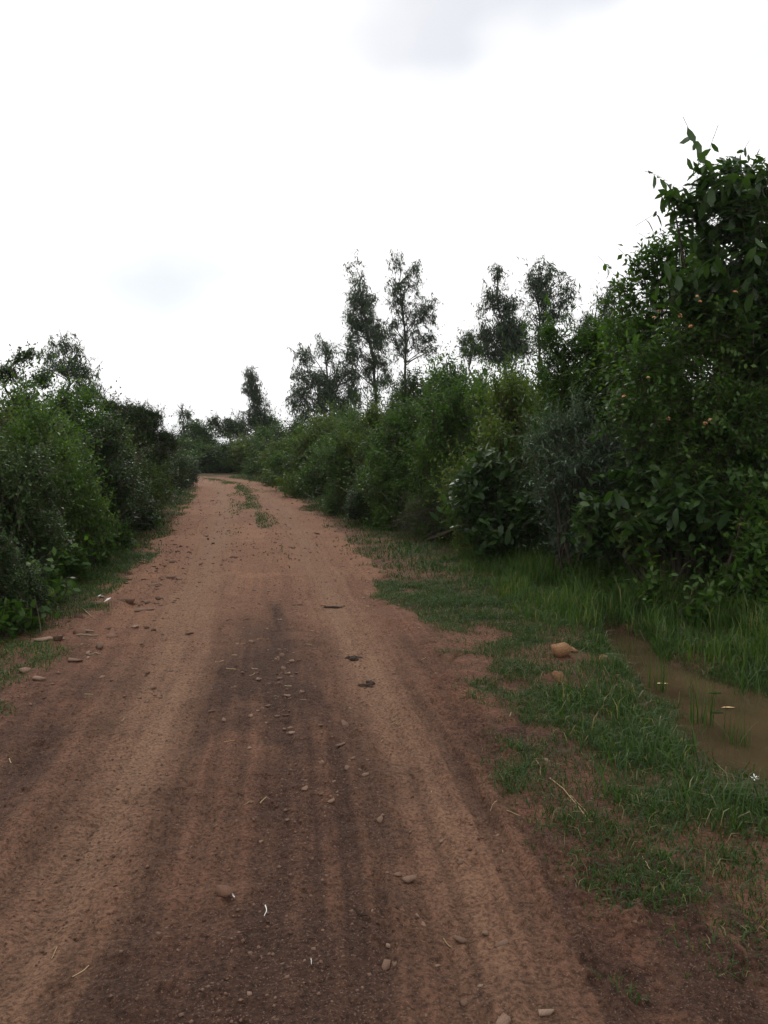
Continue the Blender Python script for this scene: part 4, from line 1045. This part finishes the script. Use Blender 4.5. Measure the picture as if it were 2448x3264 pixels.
# ------------------------------------------------------------------ sticks and straws
def stick(name, pts, rad, mat, label, cat, group=None, lift=.006):
    P = []
    for (u, v) in pts:
        x, y = on_ground(u * U, v * U); P.append((x, y, gz(x, y) + lift))
    P = np.array(P)
    ui = np.linspace(0, 1, len(P)); uu = np.linspace(0, 1, 10)
    Q = np.stack([np.interp(uu, ui, P[:, j]) for j in range(3)], 1)
    Q[:, 2] = surface(Q[:, 0], Q[:, 1]) + lift
    Q[1:-1, :2] += np.sin(np.linspace(0, 4, 8))[:, None] * np.random.default_rng(len(P) + int(pts[0][0])).normal(size=(1, 2)) * .012 * np.linalg.norm(Q[-1] - Q[0])
    base = Q[0].copy()
    V, Fc = tube(Q - base, np.linspace(rad, rad * .55, 10), 5)
    o = obj(name, mesh_np(name, V, Fc, smooth=True), M[mat], label=label, category=cat, group=group); o.location = base
    return o
stick('straw', [(1158, 1640), (1166, 1655), (1169, 1677)], .003, 'straw', 'short curved dry straw at the tip of the grass verge', 'straw')
stick('straw', [(1188, 1684), (1215, 1705), (1250, 1745), (1278, 1782)], .0032, 'straw', 'longest dry straw lying at the grass edge', 'straw')
stick('straw', [(1232, 1718), (1262, 1748), (1275, 1775)], .002, 'straw', 'thin straw crossing beside the longest one', 'straw')
stick('straw', [(1388, 1855), (1396, 1872), (1408, 1888)], .0022, 'straw', 'straw bit sticking out of the churned soil', 'straw')
stick('straw', [(1420, 1888), (1436, 1896), (1448, 1905)], .0028, 'straw', 'pale straw bit at the foot of the grass by churned soil', 'straw')
stick('straw', [(495, 1938), (507, 1953)], .004, 'paper', 'white straw bit leaning on the squat brown stone', 'straw', lift=.02)
stick('straw', [(573, 1955), (576, 1972), (571, 1985)], .002, 'paper', 'bent white fibre beside the squat brown stone', 'straw')
stick('twig', [(765, 1964), (783, 1977), (800, 1988)], .003, 'clod', 'thin dark twig in the middle of the road', 'twig')
stick('straw', [(562, 1738), (582, 1722)], .003, 'straw', 'short pale straw on the dark middle of the road', 'straw')
stick('straw', [(672, 2080), (673, 2100)], .0016, 'paper', 'tiny white fibre on the darkest soil', 'straw')
stick('stick', [(180, 1316), (198, 1334)], .009, 'deadwood', 'pale peeled stick lying on the road edge facing the puddle', 'stick')
stick('stick', [(165, 1373), (212, 1374)], .012, 'deadwood', 'long pale stick lying across the edge stones', 'stick')
stick('stick', [(185, 1413), (218, 1411)], .010, 'deadwood', 'blunt pale stick beside the wedge-shaped stone', 'stick')
stick('stick', [(305, 1300), (345, 1304)], .007, 'deadwood', 'thin pale stick behind the broad flat slab', 'stick')
stick('stick', [(258, 1300), (290, 1298)], .008, 'deadwood', 'pale stick beside the rough reddish clod', 'stick')
stick('stick', [(318, 1262), (350, 1258)], .010, 'deadwood', 'pale stick among stones on the bright wheel track', 'stick')
stick('twig', [(692, 1310), (745, 1308)], .004, 'clod', 'dark twig running out of the long flat clod', 'twig')
lr = np.random.default_rng(99)
for i in range(60):
    s_ = lr.uniform(2.2, 9); t_ = float(np.clip(lr.normal() * .9 + .3, -1.5, 1.6)); a = lr.random() * 6.28; l = .02 + .05 * lr.random()
    x, y = road_xy(s_, t_); x, y = float(x), float(y)
    uu = np.linspace(-.5, .5, 4)
    Q = np.stack([x + l * uu * math.cos(a), y + l * uu * math.sin(a) + .1 * l * uu ** 2, uu * 0], 1); Q[:, 2] = surface(Q[:, 0], Q[:, 1]) + .003
    b = Q[0].copy(); V, Fc = tube(Q - b, np.full(4, .0012 + .0012 * lr.random()), 4)
    o = obj('straw', mesh_np('straw', V, Fc), M['straw'], label='tiny loose straw fragment strewn on the dirt road', category='straw', group='straw fragments on the road'); o.location = b
# scraps of white litter in the left verge grass
for u, v, lab in [(232, 1308, 'larger white scrap of litter in the grass facing the puddle'), (214, 1293, 'tiny white scrap of litter in the grass facing the puddle')]:
    x, y = on_ground(u * U, v * U)
    V = np.array([(-.03, -.02, .02), (.03, -.025, .05), (.035, .02, .06), (-.02, .025, .035), (0, 0, .055)]) * (1 if 'larger' in lab else .6)
    o = obj('litter_scrap', mesh_np('litter_scrap', V, [np.array([[0, 1, 4], [1, 2, 4], [2, 3, 4], [3, 0, 4]])]), M['paper'], label=lab, category='litter'); o.location = (x, y, gz(x, y))
# leaves floating on the puddle
for u, v, lab in [(1418, 1478, 'pale fallen leaf floating at the narrow part of the puddle'), (1533, 1498, 'dark fallen leaf floating in the middle of the puddle'), (1560, 1530, 'brown fallen leaf floating near the reed clump'), (1535, 1540, 'dark drifting leaf mat beside the reed clump')]:
    x, y = on_ground(u * U, v * U, WATER_Z)
    me = mesh_np('floating_leaf', *leaf_verts(np.zeros((1, 3)), np.array([[1., .1, 0]]), np.array([[0, 0, 1.]]), np.array([.09]), np.array([.035]), 1, .0)[:2], {'tint': np.full(8, .3)})
    o = obj('floating_leaf', me, M['leaf_dark' if 'dark' in lab else 'straw'], label=lab, category='leaf'); o.location = (x, y, WATER_Z + .003)

# thin haze volume added to lift far tones as lens flare would
hz, N_, L_ = new_mat('haze')
ho = N_.new('ShaderNodeOutputMaterial'); pv = N_.new('ShaderNodeVolumePrincipled')
pv.inputs['Color'].default_value = (0.93, 0.97, 1.0, 1); pv.inputs['Density'].default_value = 0.0003; pv.inputs['Anisotropy'].default_value = 0.3
L_.new(pv.outputs[0], ho.inputs['Volume'])
hv = np.array([(x_, y_, z_) for x_ in (-1900, 1900) for y_ in (-1900, 1900) for z_ in (-1.6, 16.0)])
hf = np.array([[0, 1, 3, 2], [4, 6, 7, 5], [0, 4, 5, 1], [2, 3, 7, 6], [0, 2, 6, 4], [1, 5, 7, 3]])
obj('haze', mesh_np('haze', hv, [hf]), hz, kind='stuff', label='faint pale haze added over the road to veil far hedges like lens flare', category='haze')
